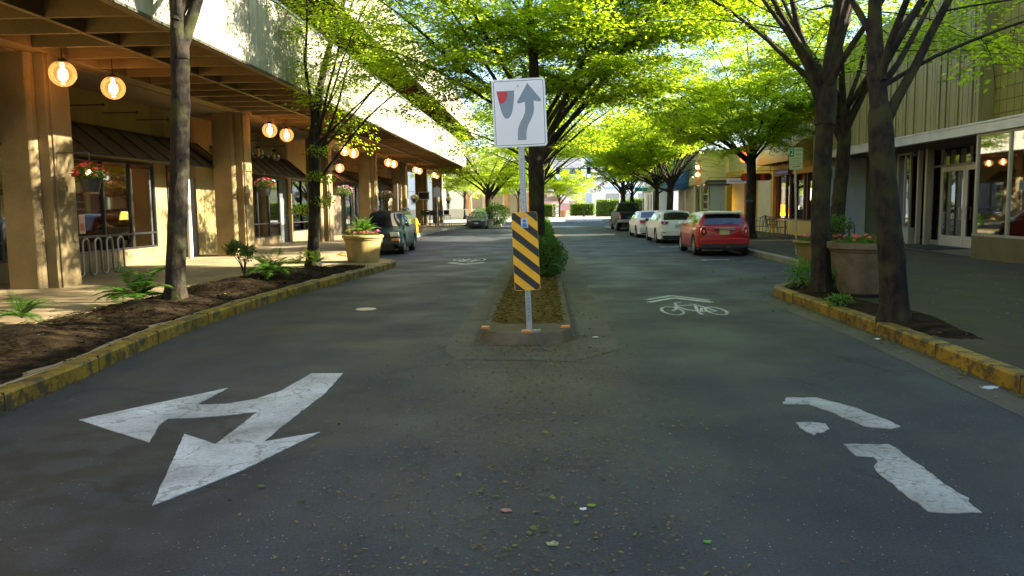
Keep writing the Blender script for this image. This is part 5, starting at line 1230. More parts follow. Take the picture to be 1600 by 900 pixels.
m = MB().box(10.82, 53.2, .1, 11.1, 53.5, 2.9); m.box(10.82, 55.6, .1, 11.1, 56.1, 2.9); m.box(10.82, 57.7, .1, 11.1, 58.4, 2.9); p(m, 'pilaster', M_crm)
m = MB().box(11.0, 53.5, .7, 11.04, 55.6, 2.8); fo = p(m, 'window', pm('shop_dark_glass', (.03, .035, .04), .06)); 
m = MB()
for z in (1.1, 1.6, 2.1): m.box(10.97, 53.5, z, 10.999, 55.6, z+.08)
p(m, 'frame', M_white, fo)
m = MB().box(11.0, 56.1, .1, 11.05, 57.7, 2.8); p(m, 'dark_doorway', M_dark)
fr = [(47.6, 2.9), (47.6, 4.7), (50.5, 4.75), (53.6, 4.8), (55.1, 4.9), (55.5, 5.05), (55.9, 4.9), (56.6, 4.2), (57.0, 3.6), (57.3, 3.3), (58.3, 3.45), (58.9, 3.35), (59.2, 3.1), (59.2, 2.9)]
m = MB(); m.xprism(fr, 10.6, 10.85); p(m, 'front_gable', pm('cream_gable', (.6, .5, .3), .6))
ar_ = [(54.6, 2.95), (54.6, 3.6), (54.9, 4.1), (55.5, 4.7), (56.1, 4.1), (56.4, 3.6), (56.4, 2.95)]
m = MB(); m.xprism(ar_, 10.585, 10.599); p(m, 'arch_niche', pm('orange_niche', (.55, .2, .03), .6))
m = MB().box(10.55, 47.6, 2.82, 10.9, 59.2, 2.9); p(m, 'cornice', M_yel)
for y, z, lb in ((55.6, 4.0, 'upper glowing lamp in the orange arch niche'), (55.6, 3.5, 'lower glowing lamp in the orange arch niche')):
    t2 = thing('niche_lamp', lb, 'lamp', (10.5, y, z)); MB().ball((0, 0, 0), .11, 12).build('globe', pm('niche_glow', (1, .8, .5), .5, emit=(1, .7, .35), es=5), t2, True); MB().tube([(.1, 0, 0), (.1, 0, .2), (.0, 0, .12)], .015, 5).build('bracket', M_dark, t2)
for y, z, lb in ((37.0, 3.9, 'upper red paper lantern by the tree at the cafe'), (37.4, 3.55, 'lower orange paper lantern by the tree at the cafe')):
    t2 = thing('red_lantern', lb, 'lantern', (9.2, y, z)); MB().ball((0, 0, 0), .2, 14, sz=.85).build('shade', pm('lantern_glow', (.9, .1, .02), .6, emit=(1, .13, .03), es=.9), t2, True); MB().tube([(0, 0, .16), (0, 0, .3), (1.4, 0, .45)], .012, 5).build('bracket', M_dark, t2)
t, p = B('green_fronted_shop', 'green corrugated shop front with blue and green sloping awning', 'building', 10.7, 65)
m = MB().box(10.9, 59.25, 2.6, 11.1, 69.5, 5.4); y = 59.3
while y < 66: m.box(10.84, y, 2.62, 10.899, y+.2, 5.35); y += .32
p(m, 'green_siding', pm('green_siding', (.1, .15, .07), .6))
m = MB().box(10.9, 59.25, .1, 11.1, 62, 2.59); m.box(10.9, 63, .1, 11.1, 65.5, 2.59); p(m, 'tan_wall', pm('tan_wall', (.4, .28, .13), .7))
m = MB().box(10.92, 62, .1, 10.96, 63, 2.58); p(m, 'doorway', M_dark)
m = MB().add([(10.88, 60.5, 4.1), (10.88, 66.5, 4.1), (9.4, 66.5, 2.8), (9.4, 60.5, 2.8), (9.4, 66.5, 2.55), (9.4, 60.5, 2.55), (10.88, 60.5, 2.7)], [(0, 3, 2, 1), (3, 5, 4, 2), (0, 6, 5, 3)]); p(m, 'awning', pm('blue_awning', (.02, .12, .42), .6))
m = MB().add([(10.9, 66.55, 4.7), (10.9, 72, 4.7), (9.2, 72, 2.8), (9.2, 66.55, 2.8), (10.88, 66.55, 2.7), (9.2, 72, 2.6), (9.2, 66.55, 2.6)], [(0, 3, 2, 1), (0, 4, 6, 3), (3, 6, 5, 2)]); p(m, 'green_awning', pm('green_awning', (.22, .3, .1), .6))
m = MB().box(10.7, 69.3, .1, 11.1, 74, 2.7); p(m, 'white_panel_wall', pm('pale_grey', (.45, .46, .45), .6)); m = MB().box(11, 59.3, 5.3, 22, 74, 5.4); p(m, 'roof', M_roof)
t, p = B('cream_block', 'far cream shop with dark openings at the end of the right row', 'building', 10.7, 80)
m = MB().box(10.7, 74.05, .1, 11.3, 86, 3.6); p(m, 'wall', M_crm)
m = MB()
for y in (75, 77.4, 79.8, 82.2): m.box(10.66, y, .3, 10.699, y+1.4, 2.5)
p(m, 'opening', M_dark); m = MB().box(10.5, 74.05, 2.7, 10.699, 86, 2.95); p(m, 'lintel', pm('dark_lintel', (.12, .12, .1), .6)); m = MB().box(10.7, 74.05, 3.601, 20, 86, 3.7); p(m, 'roof', M_roof)

def blade_sign(x0, x1, y, z0, z1, mat, label, txt=None, tmat=None, round_=True):
    t = thing('projecting_sign', label, 'sign', ((x0+x1)/2, y, (z0+z1)/2)); w_, h = x1-x0, z1-z0
    MB().yprism(rrect(w_, h, h*.45 if round_ else .01), -.03, .03).build('board', mat, t)
    MB().tube([(-w_*.35, 0, h/2), (-w_*.35, 0, h/2+.12), (10.9-(x0+x1)/2, 0, h/2+.12)], .014, 5).build('bracket', M_dark, t)
    if txt: text('lettering', txt, h*.62, tmat, t, (0, -.034, -.005), sx=.95)
    return t
blade_sign(8.95, 10.3, 45.0, 2.5, 2.82, pm('black_board', (.03, .035, .03), .5), 'black rounded projecting sign left of the white one')
MB().box(-.5, -.034, -.025, .55, -.031, .025).build('lettering', pm('dim_gold', (.2, .19, .13), .6), bpy.data.objects['projecting_sign'])
blade_sign(9.1, 10.5, 40.4, 2.5, 2.76, pm('white_board', (.55, .56, .62), .5), 'white projecting sign with faint blue lettering', round_=False)
MB().box(-.6, -.034, -.045, .25, -.031, .04).build('lettering', pm('faint_blue', (.32, .34, .5), .6), bpy.data.objects['projecting_sign.001'])
blade_sign(9.0, 10.4, 37.2, 2.55, 2.87, pm('black_red_board', (.035, .015, .012), .5), 'black and red oval projecting sign crossing behind the tree trunk')
MB().yprism([(-.68, -.1), (-.45, -.14), (-.45, .14), (-.68, .1)], -.034, -.031).yprism([(.2, -.14), (.38, -.14), (.38, .14), (.2, .14)], -.034, -.031).build('red_ends', pm('sign_red', (.5, .02, .02), .5), bpy.data.objects['projecting_sign.002'])

# two hour parking sign
t = thing('parking_sign', 'two hour parking sign with green numeral on a tall steel post', 'road sign', (6.82, 21.9, .146)); t.rotation_euler = (0, -.03, 0)
MB().tube([(0, 0, 0), (0, 0, 2.85)], .03, 10).build('post', M_galv, t, True)
m = MB(); plate(m, rrect(.36, .58, .02), 0, 2.57, -.045, -.04); pl_ = m.build('plate', pm('sign_cream', (.52, .54, .32), .5), t)
m = MB(); o_, i_ = rrect(.335, .555, .015), rrect(.325, .545, .012); n = len(o_); m.add([(x, -.046, z+2.57) for x, z in o_+i_], [(i, (i+1) % n, n+(i+1) % n, n+i) for i in range(n)]); gt = pm('sign_green', (.0, .2, .09), .5); m.build('border_line', gt, pl_)
MB().box(-.16, -.0475, 2.625, -.055, -.0462, 2.835).build('green_square', gt, pl_)
text('numeral', '2', .21, pm('sign_mint', (.5, .75, .5), .5), pl_, (-.108, -.0485, 2.73), ext=.0005)
text('hour_text', 'HOUR', .07, gt, pl_, (.055, -.0475, 2.79)); text('parking_text', 'PARKING', .055, gt, pl_, (.055, -.0475, 2.68), sx=.8)
for i, s in enumerate(('9 AM TO 6 PM', 'MON - FRI', 'EXCEPT HOLIDAYS')): text('text_line', s, .05, gt, pl_, (0, -.0475, 2.57-.075*i), sx=.75)
MB().box(-.1, -.0475, 2.345, .1, -.0465, 2.362).build('arrow_bar', M_dark, pl_)
MB().tube([(0, 0, .5), (0, 0, .62)], .034, 10).build('yellow_tape', pm('tape', (.6, .4, .05), .6), t)

# other street sign posts
t = thing('sign_post', 'pale square sign on a thin post at the left kerb near the bar tables', 'road sign', (-6.25, 47.2, .146)); MB().tube([(0, 0, 0), (0, 0, 2.6)], .03, 8).build('post', M_galv, t, True); MB().box(-.2, -.04, 1.95, .2, -.03, 2.5).build('plate', pm('plate_pale', (.4, .5, .52), .4), t)
t = thing('sign_post', 'tan backed sign on a post against the fourth pier', 'road sign', (-6.55, 36.0, .146)); MB().tube([(0, 0, 0), (0, 0, 2.45)], .03, 8).build('post', M_galv, t, True); MB().box(-.17, .035, 1.8, .17, .045, 2.4).build('plate', pm('plate_tan', (.45, .33, .18), .6), t)
t = thing('wall_screen', 'white framed dark screen mounted on the sixth pier', 'screen', (-9.0, 60.35, 2.35)); MB().box(-.42, 0, -.3, .42, .1, .3).build('frame', M_white, t, bevel=.01); MB().box(-.36, -.004, -.24, .36, -.001, .24).build('panel', M_dark, t)

# hydrant
t = thing('fire_hydrant', 'yellow fire hydrant beside the bowl planter at the left kerb', 'hydrant', (-6.62, 41.4, .146)); my_ = pm('hydrant_yellow', (.75, .38, .01), .45)
MB().lathe([(.001, 0), (.17, 0), (.17, .04), (.12, .05), (.115, .5), (.15, .52), (.15, .56), (.13, .58), (.13, .64), (.1, .74), (.05, .8), (.035, .81), (.035, .86), (.001, .87)], n=18).build('barrel', my_, t, True)
m = MB(); m.lathe([(.001, -.22), (.05, -.22), (.055, -.2), (.045, -.1), (.045, .1), (.055, .2), (.05, .22), (.001, .22)], (0, 0, .48), 12, axis='x'); m.build('side_nozzles', my_, t, True)
m = MB(); m.lathe([(.001, -.22), (.075, -.22), (.08, -.19), (.065, -.08)], (0, 0, .42), 14, axis='y'); m.build('front_nozzle', my_, t, True)

# ------------------------------------------------------------------ cafe chairs and tables
M_ch = pm('chair_metal', (.1, .1, .09), .4, .5); M_tt = pm('table_metal', (.45, .45, .43), .35, .6)
def chair():
    t = thing('cafe_chair', '', 'chair', group='outdoor chairs in front of the yellow cafe')
    m = MB()
    for a in np.linspace(-.2, .2, 6): m.box(a-.028, -.21, .44, a+.028, .21, .452)
    m.tube([(-.22, -.22, .445), (.22, -.22, .445), (.22, .22, .445), (-.22, .22, .445), (-.22, -.22, .445)], .012, 6); m.build('seat', M_ch, t)
    m = MB().tube([(-.22, .21, .45), (-.23, .28, .8), (-.12, .3, .86), (.12, .3, .86), (.23, .28, .8), (.22, .21, .45)], .013, 6)
    for a in (-.12, -.04, .04, .12): m.tube([(a, .22, .46), (a, .29, .85)], .009, 5)
    m.build('backrest', M_ch, t)
    for sx in (-1, 1):
        for sy in (-1, 1): MB().tube([(sx*.21, sy*.2, .44), (sx*.25, sy*.27, 0)], .012, 6).build('leg', M_ch, t)
        MB().tube([(sx*.22, -.2, .44), (sx*.24, -.2, .66), (sx*.24, .24, .68)], .012, 6).build('armrest', M_ch, t)
    return t
c0 = chair()
for i, (x, y, rz, lb) in enumerate(((9.15, 31.6, 1.9, 'cafe chair with its back to the pilaster, right of the parking sign post'), (8.9, 33.2, -2.8, 'cafe chair facing away left of the parking sign post'), (9.9, 35.2, 1.2, 'cafe chair right of the small round table'), (9.0, 37.6, -1.3, 'cafe chair left of the small round table'))):
    o = c0 if i == 0 else copy_tree(c0); o.location = (x, y, .146); o.rotation_euler = (0, 0, rz); o['label'] = lb
def table(x, y, lb, name='cafe_table', h=.74, r=.36, grp=None):
    t = thing(name, lb, 'table', (x, y, .146), 0, grp); MB().lathe([(.001, h-.03), (r, h-.03), (r, h), (.001, h)], n=24).build('table_top', M_tt, t)
    MB().tube([(0, 0, .03), (0, 0, h-.03)], .03, 8).build('column', M_ch, t, True); MB().tube([(-.28, 0, .02), (.28, 0, .02)], .02, 6).tube([(0, -.28, .021), (0, .28, .021)], .02, 6).build('base', M_ch, t); return t
table(9.45, 36.4, 'small round table among the cafe chairs left of the post'); table(9.6, 32.3, 'second cafe table tucked by the pilaster')
def stool():
    t = thing('bar_stool', '', 'stool', group='dark bar stools at the end of the arcade')
    MB().box(-.2, -.2, .74, .2, .2, .78).build('seat', M_dark, t); MB().box(-.2, .18, .8, .2, .21, 1.12).build('backrest', M_dark, t)
    for sx in (-1, 1):
        for sy in (-1, 1): MB().tube([(sx*.17, sy*.17, .74), (sx*.21, sy*.21, 0)], .016, 5).build('leg', M_dark, t)
    return t
s0 = stool()
for i, (x, y, rz) in enumerate(((-7.7, 55.5, 0), (-7.1, 55.2, .3), (-8.6, 56.5, -.4), (-6.9, 57.6, 2.9), (-7.6, 57.9, 3.1), (-8.5, 58.6, 3.2))):
    o = s0 if i == 0 else copy_tree(s0); o.location = (x, y, .146); o.rotation_euler = (0, 0, rz)
    o['label'] = ['dark bar stool in the middle of the front row at the arcade end', 'dark bar stool at the kerb end of the front row', 'leftmost dark bar stool of the front row near the pier', 'dark bar stool at the kerb end behind the high tables', 'middle dark bar stool behind the high tables', 'leftmost dark bar stool behind the high tables'][i]
table(-7.4, 56.5, 'high bar table nearer the kerb at the arcade end', 'bar_table', 1.05, .4); table(-8.6, 57.6, 'high bar table nearer the pier at the arcade end', 'bar_table', 1.05, .4)
# ------------------------------------------------------------------ cars
M_tyre = pm('tyre', (.015, .015, .015), .8); M_rim = pm('rim_alloy', (.45, .45, .45), .3, .85)
M_cglass = pm('car_glass', (.012, .016, .02), .03, spec=1.0, coat=.5); M_blk = pm('trim_black', (.02, .02, .02), .5)
M_chr = pm('chrome', (.8, .8, .8), .08, 1.0); M_tail = pm('tail_red', (.45, .008, .01), .12, coat=1.0); M_head = pm('head_lens', (.55, .58, .6), .08, coat=1.0, spec=1)
def carpaint(name, col, metal=0.0): return pm(name, col, .32, metal, coat=.25)
def wheel(parent, x, y, R, wd, side, style=5):
    t = MB(); prof = [(R*.62, -wd/2), (R*.9, -wd/2), (R*.985, -wd*.4), (R, -wd*.2), (R, wd*.2), (R*.985, wd*.4), (R*.9, wd/2), (R*.62, wd/2)]
    t.lathe(prof, (0, 0, 0), 32, axis='x'); w_ = t.build('wheel', M_tyre, parent, True, loc=(x, y, R))
    r = MB(); s = side
    r.lathe([(R*.62, -wd*.45*s), (R*.63, wd*.47*s), (R*.58, wd*.48*s), (R*.56, wd*.3*s), (R*.56, -wd*.1*s), (.001, -wd*.1*s)], (0, 0, 0), 28, axis='x')
    for i in range(style):
        a = 2*math.pi*i/style
        for da in (-.13, .13):
            c, s_ = math.cos(a+da), math.sin(a+da); d = Vector((0, c, s_)); q = Vector((0, -s_, c))*R*.055; X = Vector((wd*.36*s, 0, 0)); X2 = Vector((wd*.46*s, 0, 0))
            p0, p1 = d*R*.1, d*R*.58
            r.add([p0-q+X, p0+q+X, p1+q+X, p1-q+X, p0-q+X2, p0+q+X2, p1+q+X2*.95, p1-q+X2*.95], [(0, 1, 2, 3), (7, 6, 5, 4), (0, 4, 5, 1), (1, 5, 6, 2), (2, 6, 7, 3), (3, 7, 4, 0)])
    r.lathe([(.001, wd*.5*s), (R*.13, wd*.48*s), (R*.15, wd*.3*s)], (0, 0, 0), 14, axis='x')
    r.build('rim', M_rim, w_)
    return w_
def car(name, label, loc, rz, sc, L, W, plan, belt, topl, wy, R, paint, roofmat=None, wsh=None, rear=None, side=(), zb=.2, clad=None, arch=1.16, tumble=.16, crown=.92, group='cars parked along the kerb', cat='car', mirror=None, roofy=None, spokes=5, cut=None):
    t = thing(name, label, cat, loc, rz, group); t.scale = (sc, sc, sc)
    f = lambda pts, y: float(np.interp(y, [p[0] for p in pts], [p[1] for p in pts]))
    ys = sorted(set([round(v, 3) for v in np.linspace(-L/2, L/2, 74)]+[round(a+b*R*arch*math.cos(q), 3) for a in wy for b in (1,) for q in np.linspace(0, math.pi, 13)]+[round(p[0], 3) for p in topl]+[round(v, 3) for q in side for v in q]+[round(v, 3) for q in (wsh, rear) if q for v in q]+[round(-L/2+v, 3) for v in (.02, .05, .1, .16)]+[round(L/2-v, 3) for v in (.02, .05, .1, .16)]))
    ys = [y for y in ys if -L/2 <= y <= L/2]; ys = [y for i, y in enumerate(ys) if i == 0 or y-ys[i-1] > .004]
    NS, NC, NR = 9, 5, 7; secs = []
    for y in ys:
        hw = f(plan, y)*W/2; zs = f(belt, y); zt = max(f(topl, y), zs+.012)
        e = min(y+L/2, L/2-y); zbo = zb+(.06*(1-min(1, e/.12)))
        for a in wy:
            if abs(y-a) < R*arch: zbo = max(zbo, R+math.sqrt((R*arch)**2-(y-a)**2))
        zbo = min(zbo, zs-.06)
        pts = []
        for i in range(NS):
            tt = i/(NS-1); z = zbo+(zs-zbo)*tt
            zz = (z-.58)/.42; x = hw*(1-.055*zz*zz*(1.0 if zz > 0 else .75)); pts.append((x, z))
        xb = pts[-1][0]; hc = zt-zs; zre = zs+hc*crown; xr = xb-tumble*min(1, hc/.45)-.03*min(1, hc/.1)
        for i in range(1, NC+1):
            tt = i/NC; pts.append((xb+(xr-xb)*(tt**1.25)-.012*math.sin(math.pi*tt)*-1*min(1, hc/.3), zs+(zre-zs)*tt))
        for i in range(1, NR+1):
            s = i/NR; pts.append((xr*(1-s), zre+(zt-zre)*(1-(1-s)**2.4)))
        secs.append(pts)
    n = len(secs[0]); cls = {}
    def put(key, quad): cls.setdefault(key, []).append(quad)
    for j in range(len(ys)-1):
        ym = (ys[j]+ys[j+1])/2; hc = f(topl, ym)-f(belt, ym)
        for k in range(n-1):
            key = 'body'
            if k < 1 and clad: key = 'sill'
            elif k < NS-1: key = 'body'
            elif k < NS-1+NC:
                q = k-(NS-1)
                if 1 <= q <= NC-2 and hc > .14 and any(a <= ym <= b for a, b in side): key = 'side_window'
                elif roofmat and q == NC-1 and hc > .4: key = 'roof'
                elif clad == 'pillars' and hc > .2: key = 'body'
            else:
                q = k-(NS-1+NC)
                if wsh and wsh[0] <= ym <= wsh[1] and q >= 1: key = 'windscreen'
                elif rear and rear[0] <= ym <= rear[1] and q >= 1: key = 'rear_window'
                elif hc > .38 and roofmat: key = 'roof'
            for sg in (1, -1):
                a = [(secs[j][k], ys[j]), (secs[j+1][k], ys[j+1]), (secs[j+1][k+1], ys[j+1]), (secs[j][k+1], ys[j])]
                qd = [(sg*p[0], y, p[1]) for p, y in a]
                if sg < 0: qd = qd[::-1]
                put(key+('_L' if key == 'side_window' and sg < 0 else ''), qd)
    for s_, yy in ((0, ys[0]), (-1, ys[-1])):
        sec = secs[s_]; ring = [(p[0], yy, p[1]) for p in sec]+[(-p[0], yy, p[1]) for p in sec[::-1]]
        zc = .6; vs = ring
        cls.setdefault('body', [])
        for a, b in zip(ring, ring[1:]+ring[:1]):
            tri = [(0, yy, zc), a, b] if s_ == 0 else [(0, yy, zc), b, a]
            cls['body'].append(tri)
    def mesh(quads, nm, mat):
        me = bpy.data.meshes.new(nm); vid = {}; V = []; F = []
        for q in quads:
            ids = []
            for p in q:
                kk = (round(p[0], 4), round(p[1], 4), round(p[2], 4))
                if kk not in vid: vid[kk] = len(V); V.append(kk)
                ids.append(vid[kk])
            ids = [v for i, v in enumerate(ids) if v != ids[i-1]]
            if len(set(ids)) >= 3: F.append(ids)
        me.from_pydata(V, [], F); me.materials.append(mat); me.polygons.foreach_set('use_smooth', [True]*len(me.polygons)); me.validate()
        try: me.set_sharp_from_angle(angle=R_(42))
        except Exception: pass
        o = bpy.data.objects.new(nm, me); C.objects.link(o); o.parent = t; return o
    mats = {'body': paint, 'sill': M_blk, 'side_window': M_cglass, 'side_window_L': M_cglass, 'windscreen': M_cglass, 'rear_window': M_cglass, 'roof': roofmat or paint}
    for kx, q in cls.items(): mesh(q, kx.replace('_L', ''), mats[kx])
    MB().box(-W/2+.28, -L/2+.12, .19, W/2-.28, L/2-.12, .62).box(-W/2+.1, wy[0]+R*1.25, .2, W/2-.1, wy[1]-R*1.25, .5).build('underbody', M_blk, t)
    for y in wy:
        for s in (-1, 1): wheel(t, s*(W/2-.115), y, R, .2, s, spokes)
        for s in (-1, 1): MB().lathe([(.001, s*(W/2-.22)), (R*arch*1.03, s*(W/2-.22)), (R*arch*1.03, s*(W/2-.05))], (0, y, R), 24, axis='x').build('wheel_arch', M_blk, t)
    if mirror:
        for s in (-1, 1):
            MB().ball((0, 0, 0), .1, 12, sz=.75).box(-.1*s-.03, -.02, -.03, -.02*s, .02, .0).build('wing_mirror', roofmat if roofmat else M_blk, t, True, loc=(s*(W/2+.06), mirror[0], mirror[1]))
    # door seams
    return t
def det(t, nm, mat, poly, y, d=.02, mir=False, off=(0, 0), bev=.006):
    """flat shape (x, z) proud of the front or rear"""
    for s in ((1, -1) if mir else (1,)):
        m = MB(); m.yprism([(s*x+off[0]*s, z+off[1]) for x, z in poly], y-d, y+d); m.build(nm, mat, t, bevel=bev)
def ell(cx, cz, rx, rz, n=18): return [(cx+rx*math.cos(2*math.pi*i/n), cz+rz*math.sin(2*math.pi*i/n)) for i in range(n)]
def rec(cx, cz, w_, h, r=.02): return [(x+cx, z+cz) for x, z in rrect(w_, h, min(r, w_*.45, h*.45), 3)]
plate_m = pm('plate_yellow', (.6, .52, .25), .5); plate_w = pm('plate_white', (.55, .57, .55), .5); M_amb = pm('amber_lens', (.75, .25, .02), .2, coat=1)
# small red hatchback with a white roof
P_red = carpaint('paint_red', (.42, .002, .006)); P_wh = carpaint('paint_white', (.72, .72, .7))
L = 3.75
t = car('red_hatchback', 'small red hatchback with white roof nearest on the right kerb', (5.32, 25.55, 0), 0, .93, L, 1.73,
    [(-L/2, .80), (-L/2+.03, .86), (-L/2+.1, .93), (-L/2+.3, .985), (-.8, 1), (1.0, 1), (L/2-.35, .95), (L/2-.1, .86), (L/2, .72)],
    [(-L/2, .86), (-L/2+.1, .93), (.9, .93), (1.3, .9), (L/2-.1, .78), (L/2, .68)],
    [(-L/2, .88), (-L/2+.06, .95), (-L/2+.14, 1.0), (-L/2+.36, 1.33), (-L/2+.5, 1.39), (-.3, 1.42), (.35, 1.40), (.55, 1.35), (1.05, .99), (1.3, .97), (L/2-.15, .86), (L/2, .72)],
    (-1.2, 1.28), .31, P_red, P_wh, wsh=(.5, 1.05), rear=(-L/2+.13, -L/2+.36), side=((-1.45, -.72), (-.66, .3)), clad='sill', tumble=.2, mirror=(.72, .98), group=None, spokes=8, arch=1.18)
yr = -L/2-.005
for s in (-1, 1):
    MB().yprism(ell(s*.66, .79, .105, .165), yr-.03, yr+.08).build('tail_light_ring', M_chr, t, bevel=.01)
    MB().yprism(ell(s*.66, .79, .085, .142), yr-.045, yr-.031).build('tail_light', M_tail, t, bevel=.008)
    MB().yprism(ell(s*.66, .79, .03, .05), yr-.05, yr-.046).build('reverse_lens', M_head, t)
det(t, 'boot_handle', M_chr, rec(0, .865, .66, .075, .035), yr-.01, .035)
det(t, 'licence_plate', plate_m, rec(0, .755, .31, .15, .01), yr, .015)
pp = bpy.data.objects[t.children[-1].name]; 
for i, x in enumerate((-.11, -.075, -.04, .03, .065, .1)): MB().box(x-.011, yr-.017, .73, x+.011, yr-.0155, .785).build('plate_mark', pm('plate_ink', (.1, .12, .2), .6), pp)
MB().yprism(rec(0, .47, 1.52, .2, .08), yr-.05, yr+.12).build('bumper', P_red, t, bevel=.03)
det(t, 'lower_bumper', M_blk, rec(0, .33, 1.46, .13, .04), yr-.01, .06)
for x in (-.12, .12): MB().lathe([(.04, -.05), (.045, -.05), (.045, .1)], (x, yr-.04, .31), 12, axis='y').build('exhaust_tip', M_chr, t, True)
MB().tube([(-.02, yr+.1, 1.02), (.28, yr+.14, 1.05)], .012, 6).build('rear_wiper', M_blk, t)
MB().tube([(0.02, -L/2+.75, 1.4), (.02, -L/2+.66, 1.72)], .006, 5).build('antenna', M_blk, t)
MB().box(-.6, -L/2+.2, 1.33, .6, -L/2+.62, 1.415).build('roof_spoiler', P_wh, t, bevel=.03)
# white five door hatchback
L = 4.45
def hatch(label, loc, sc, name='white_hatchback'):
    L = 4.45
    t = car(name, label, loc, 0.02, sc, L, 1.76,
        [(-L/2, .78), (-L/2+.04, .86), (-L/2+.15, .94), (-L/2+.4, .985), (-1, 1), (1.1, 1), (L/2-.5, .95), (L/2-.15, .82), (L/2, .62)],
        [(-L/2, .82), (-L/2+.1, .93), (-1, .94), (1.0, .9), (1.5, .86), (L/2-.1, .72), (L/2, .6)],
        [(-L/2, .84), (-L/2+.08, .98), (-L/2+.2, 1.06), (-L/2+.6, 1.36), (-L/2+.85, 1.43), (-.3, 1.47), (.3, 1.44), (.55, 1.38), (1.3, .98), (1.6, .94), (L/2-.2, .78), (L/2, .64)],
        (-1.3, 1.34), .33, P_wh, wsh=(.52, 1.28), rear=(-L/2+.18, -L/2+.62), side=((-1.75, -1.3), (-1.24, -.34), (-.27, .6)), tumble=.2, mirror=(.78, 1.02), group=None, spokes=7)
    yr = -L/2-.005
    for s in (-1, 1):
        MB().yprism([(s*.42, .98), (s*.74, 1.0), (s*.76, .9), (s*.6, .84), (s*.48, .88)][::s], yr-.02, yr+.14).build('tail_light', M_tail, t, bevel=.01)
        MB().yprism(ell(s*.62, .92, .06, .03), yr-.025, yr-.0205).build('clear_lens', M_head, t)
    det(t, 'licence_plate', plate_w, rec(0, .78, .31, .15, .01), yr, .015)
    MB().yprism(rec(0, .48, 1.6, .28, .1), yr-.05, yr+.15).build('bumper', P_wh, t, bevel=.03)
    det(t, 'lower_bumper', M_blk, rec(0, .31, 1.4, .1, .04), yr-.0, .06)
    MB().lathe([(.001, -.04), (.05, -.045), (.055, -.05), (.055, .1)], (-.5, yr-.04, .32), 12, axis='y').build('exhaust_tip', M_blk, t, True)
    for x in (-.62, .62): det(t, 'reflector', M_tail, rec(x, .5, .16, .03, .01), yr-.05, .006, bev=0)
    MB().box(-.5, -L/2+.62, 1.395, .5, -L/2+.74, 1.425).build('roof_spoiler', P_wh, t, bevel=.01)
    return t
hatch('white five door hatchback parked directly ahead of the red car', (5.2, 33.4, 0), .88)
# white sedan ahead
L = 4.5
t = car('white_sedan', 'white sedan half hidden between the white hatchback and the pickup', (5.05, 38.9, 0), .02, .88, L, 1.75,
    [(-L/2, .78), (-L/2+.05, .88), (-L/2+.3, .97), (-1, 1), (1.1, 1), (L/2-.4, .94), (L/2, .7)],
    [(-L/2, .8), (-L/2+.1, .92), (-1, .93), (1, .9), (L/2-.1, .72), (L/2, .62)],
    [(-L/2, .85), (-L/2+.1, .98), (-L/2+.65, 1.02), (-L/2+1.2, 1.36), (-.4, 1.42), (.3, 1.4), (.6, 1.34), (1.25, .98), (L/2-.2, .78), (L/2, .66)],
    (-1.32, 1.36), .32, P_wh, wsh=(.55, 1.2), rear=(-L/2+.68, -L/2+1.18), side=((-1.2, -.5), (-.44, .6)), tumble=.2, mirror=(.8, 1.0), group=None)
yr = -L/2-.005
for s in (-1, 1): MB().yprism([(s*.45, .92), (s*.78, .94), (s*.76, .76), (s*.5, .78)][::s], yr-.02, yr+.14).build('tail_light', M_tail, t, bevel=.01)
det(t, 'licence_plate', plate_w, rec(0, .8, .31, .15, .01), yr, .015); MB().yprism(rec(0, .48, 1.6, .26, .1), yr-.05, yr+.14).build('bumper', P_wh, t, bevel=.03)
# pickup
P_gr = pm('paint_dark_grey', (.006, .013, .017), .5, spec=.25)
L = 5.6; W = 1.95
t = car('pickup_truck', 'dark grey pickup truck parked farthest in the right row', (5.1, 49.1, 0), .01, .88, L, W,
    [(-L/2, .93), (-L/2+.05, .97), (-L/2+.3, 1), (2.2, 1), (L/2-.2, .93), (L/2, .85)],
    [(-L/2, 1.2), (-L/2+.1, 1.22), (L/2-.6, 1.2), (L/2, 1.05)],
    [(-L/2, 1.2), (-.75, 1.25), (-.72, 1.26), (-.5, 1.8), (-.3, 1.88), (.6, 1.9), (.85, 1.86), (1.4, 1.28), (L/2-.3, 1.22), (L/2, 1.1)],
    (-1.7, 1.85), .38, P_gr, wsh=(.86, 1.36), rear=(-.71, -.51), side=((-.4, .95),), zb=.42, tumble=.18, mirror=(1.1, 1.35), group=None, spokes=6)
yr = -L/2-.005
det(t, 'tailgate', P_gr, rec(0, 1.0, 1.5, .42, .04), yr, .02); det(t, 'tailgate_handle', M_blk, rec(0, 1.12, .25, .06, .02), yr-.02, .01)
for s in (-1, 1): MB().box(s*.82-.075, yr-.03, .78, s*.82+.075, yr+.05, 1.18).build('tail_light', M_tail, t, bevel=.01)
MB().box(-.95, yr-.14, .56, .95, yr+.02, .76).build('bumper', pm('bumper_steel', (.35, .35, .34), .3, .8), t, bevel=.02)
det(t, 'licence_plate', plate_w, rec(0, .68, .31, .13, .01), yr-.15, .01)
MB().box(-.8, -L/2+.1, .8, .8, -.9, 1.18).build('bed_load', M_blk, t)
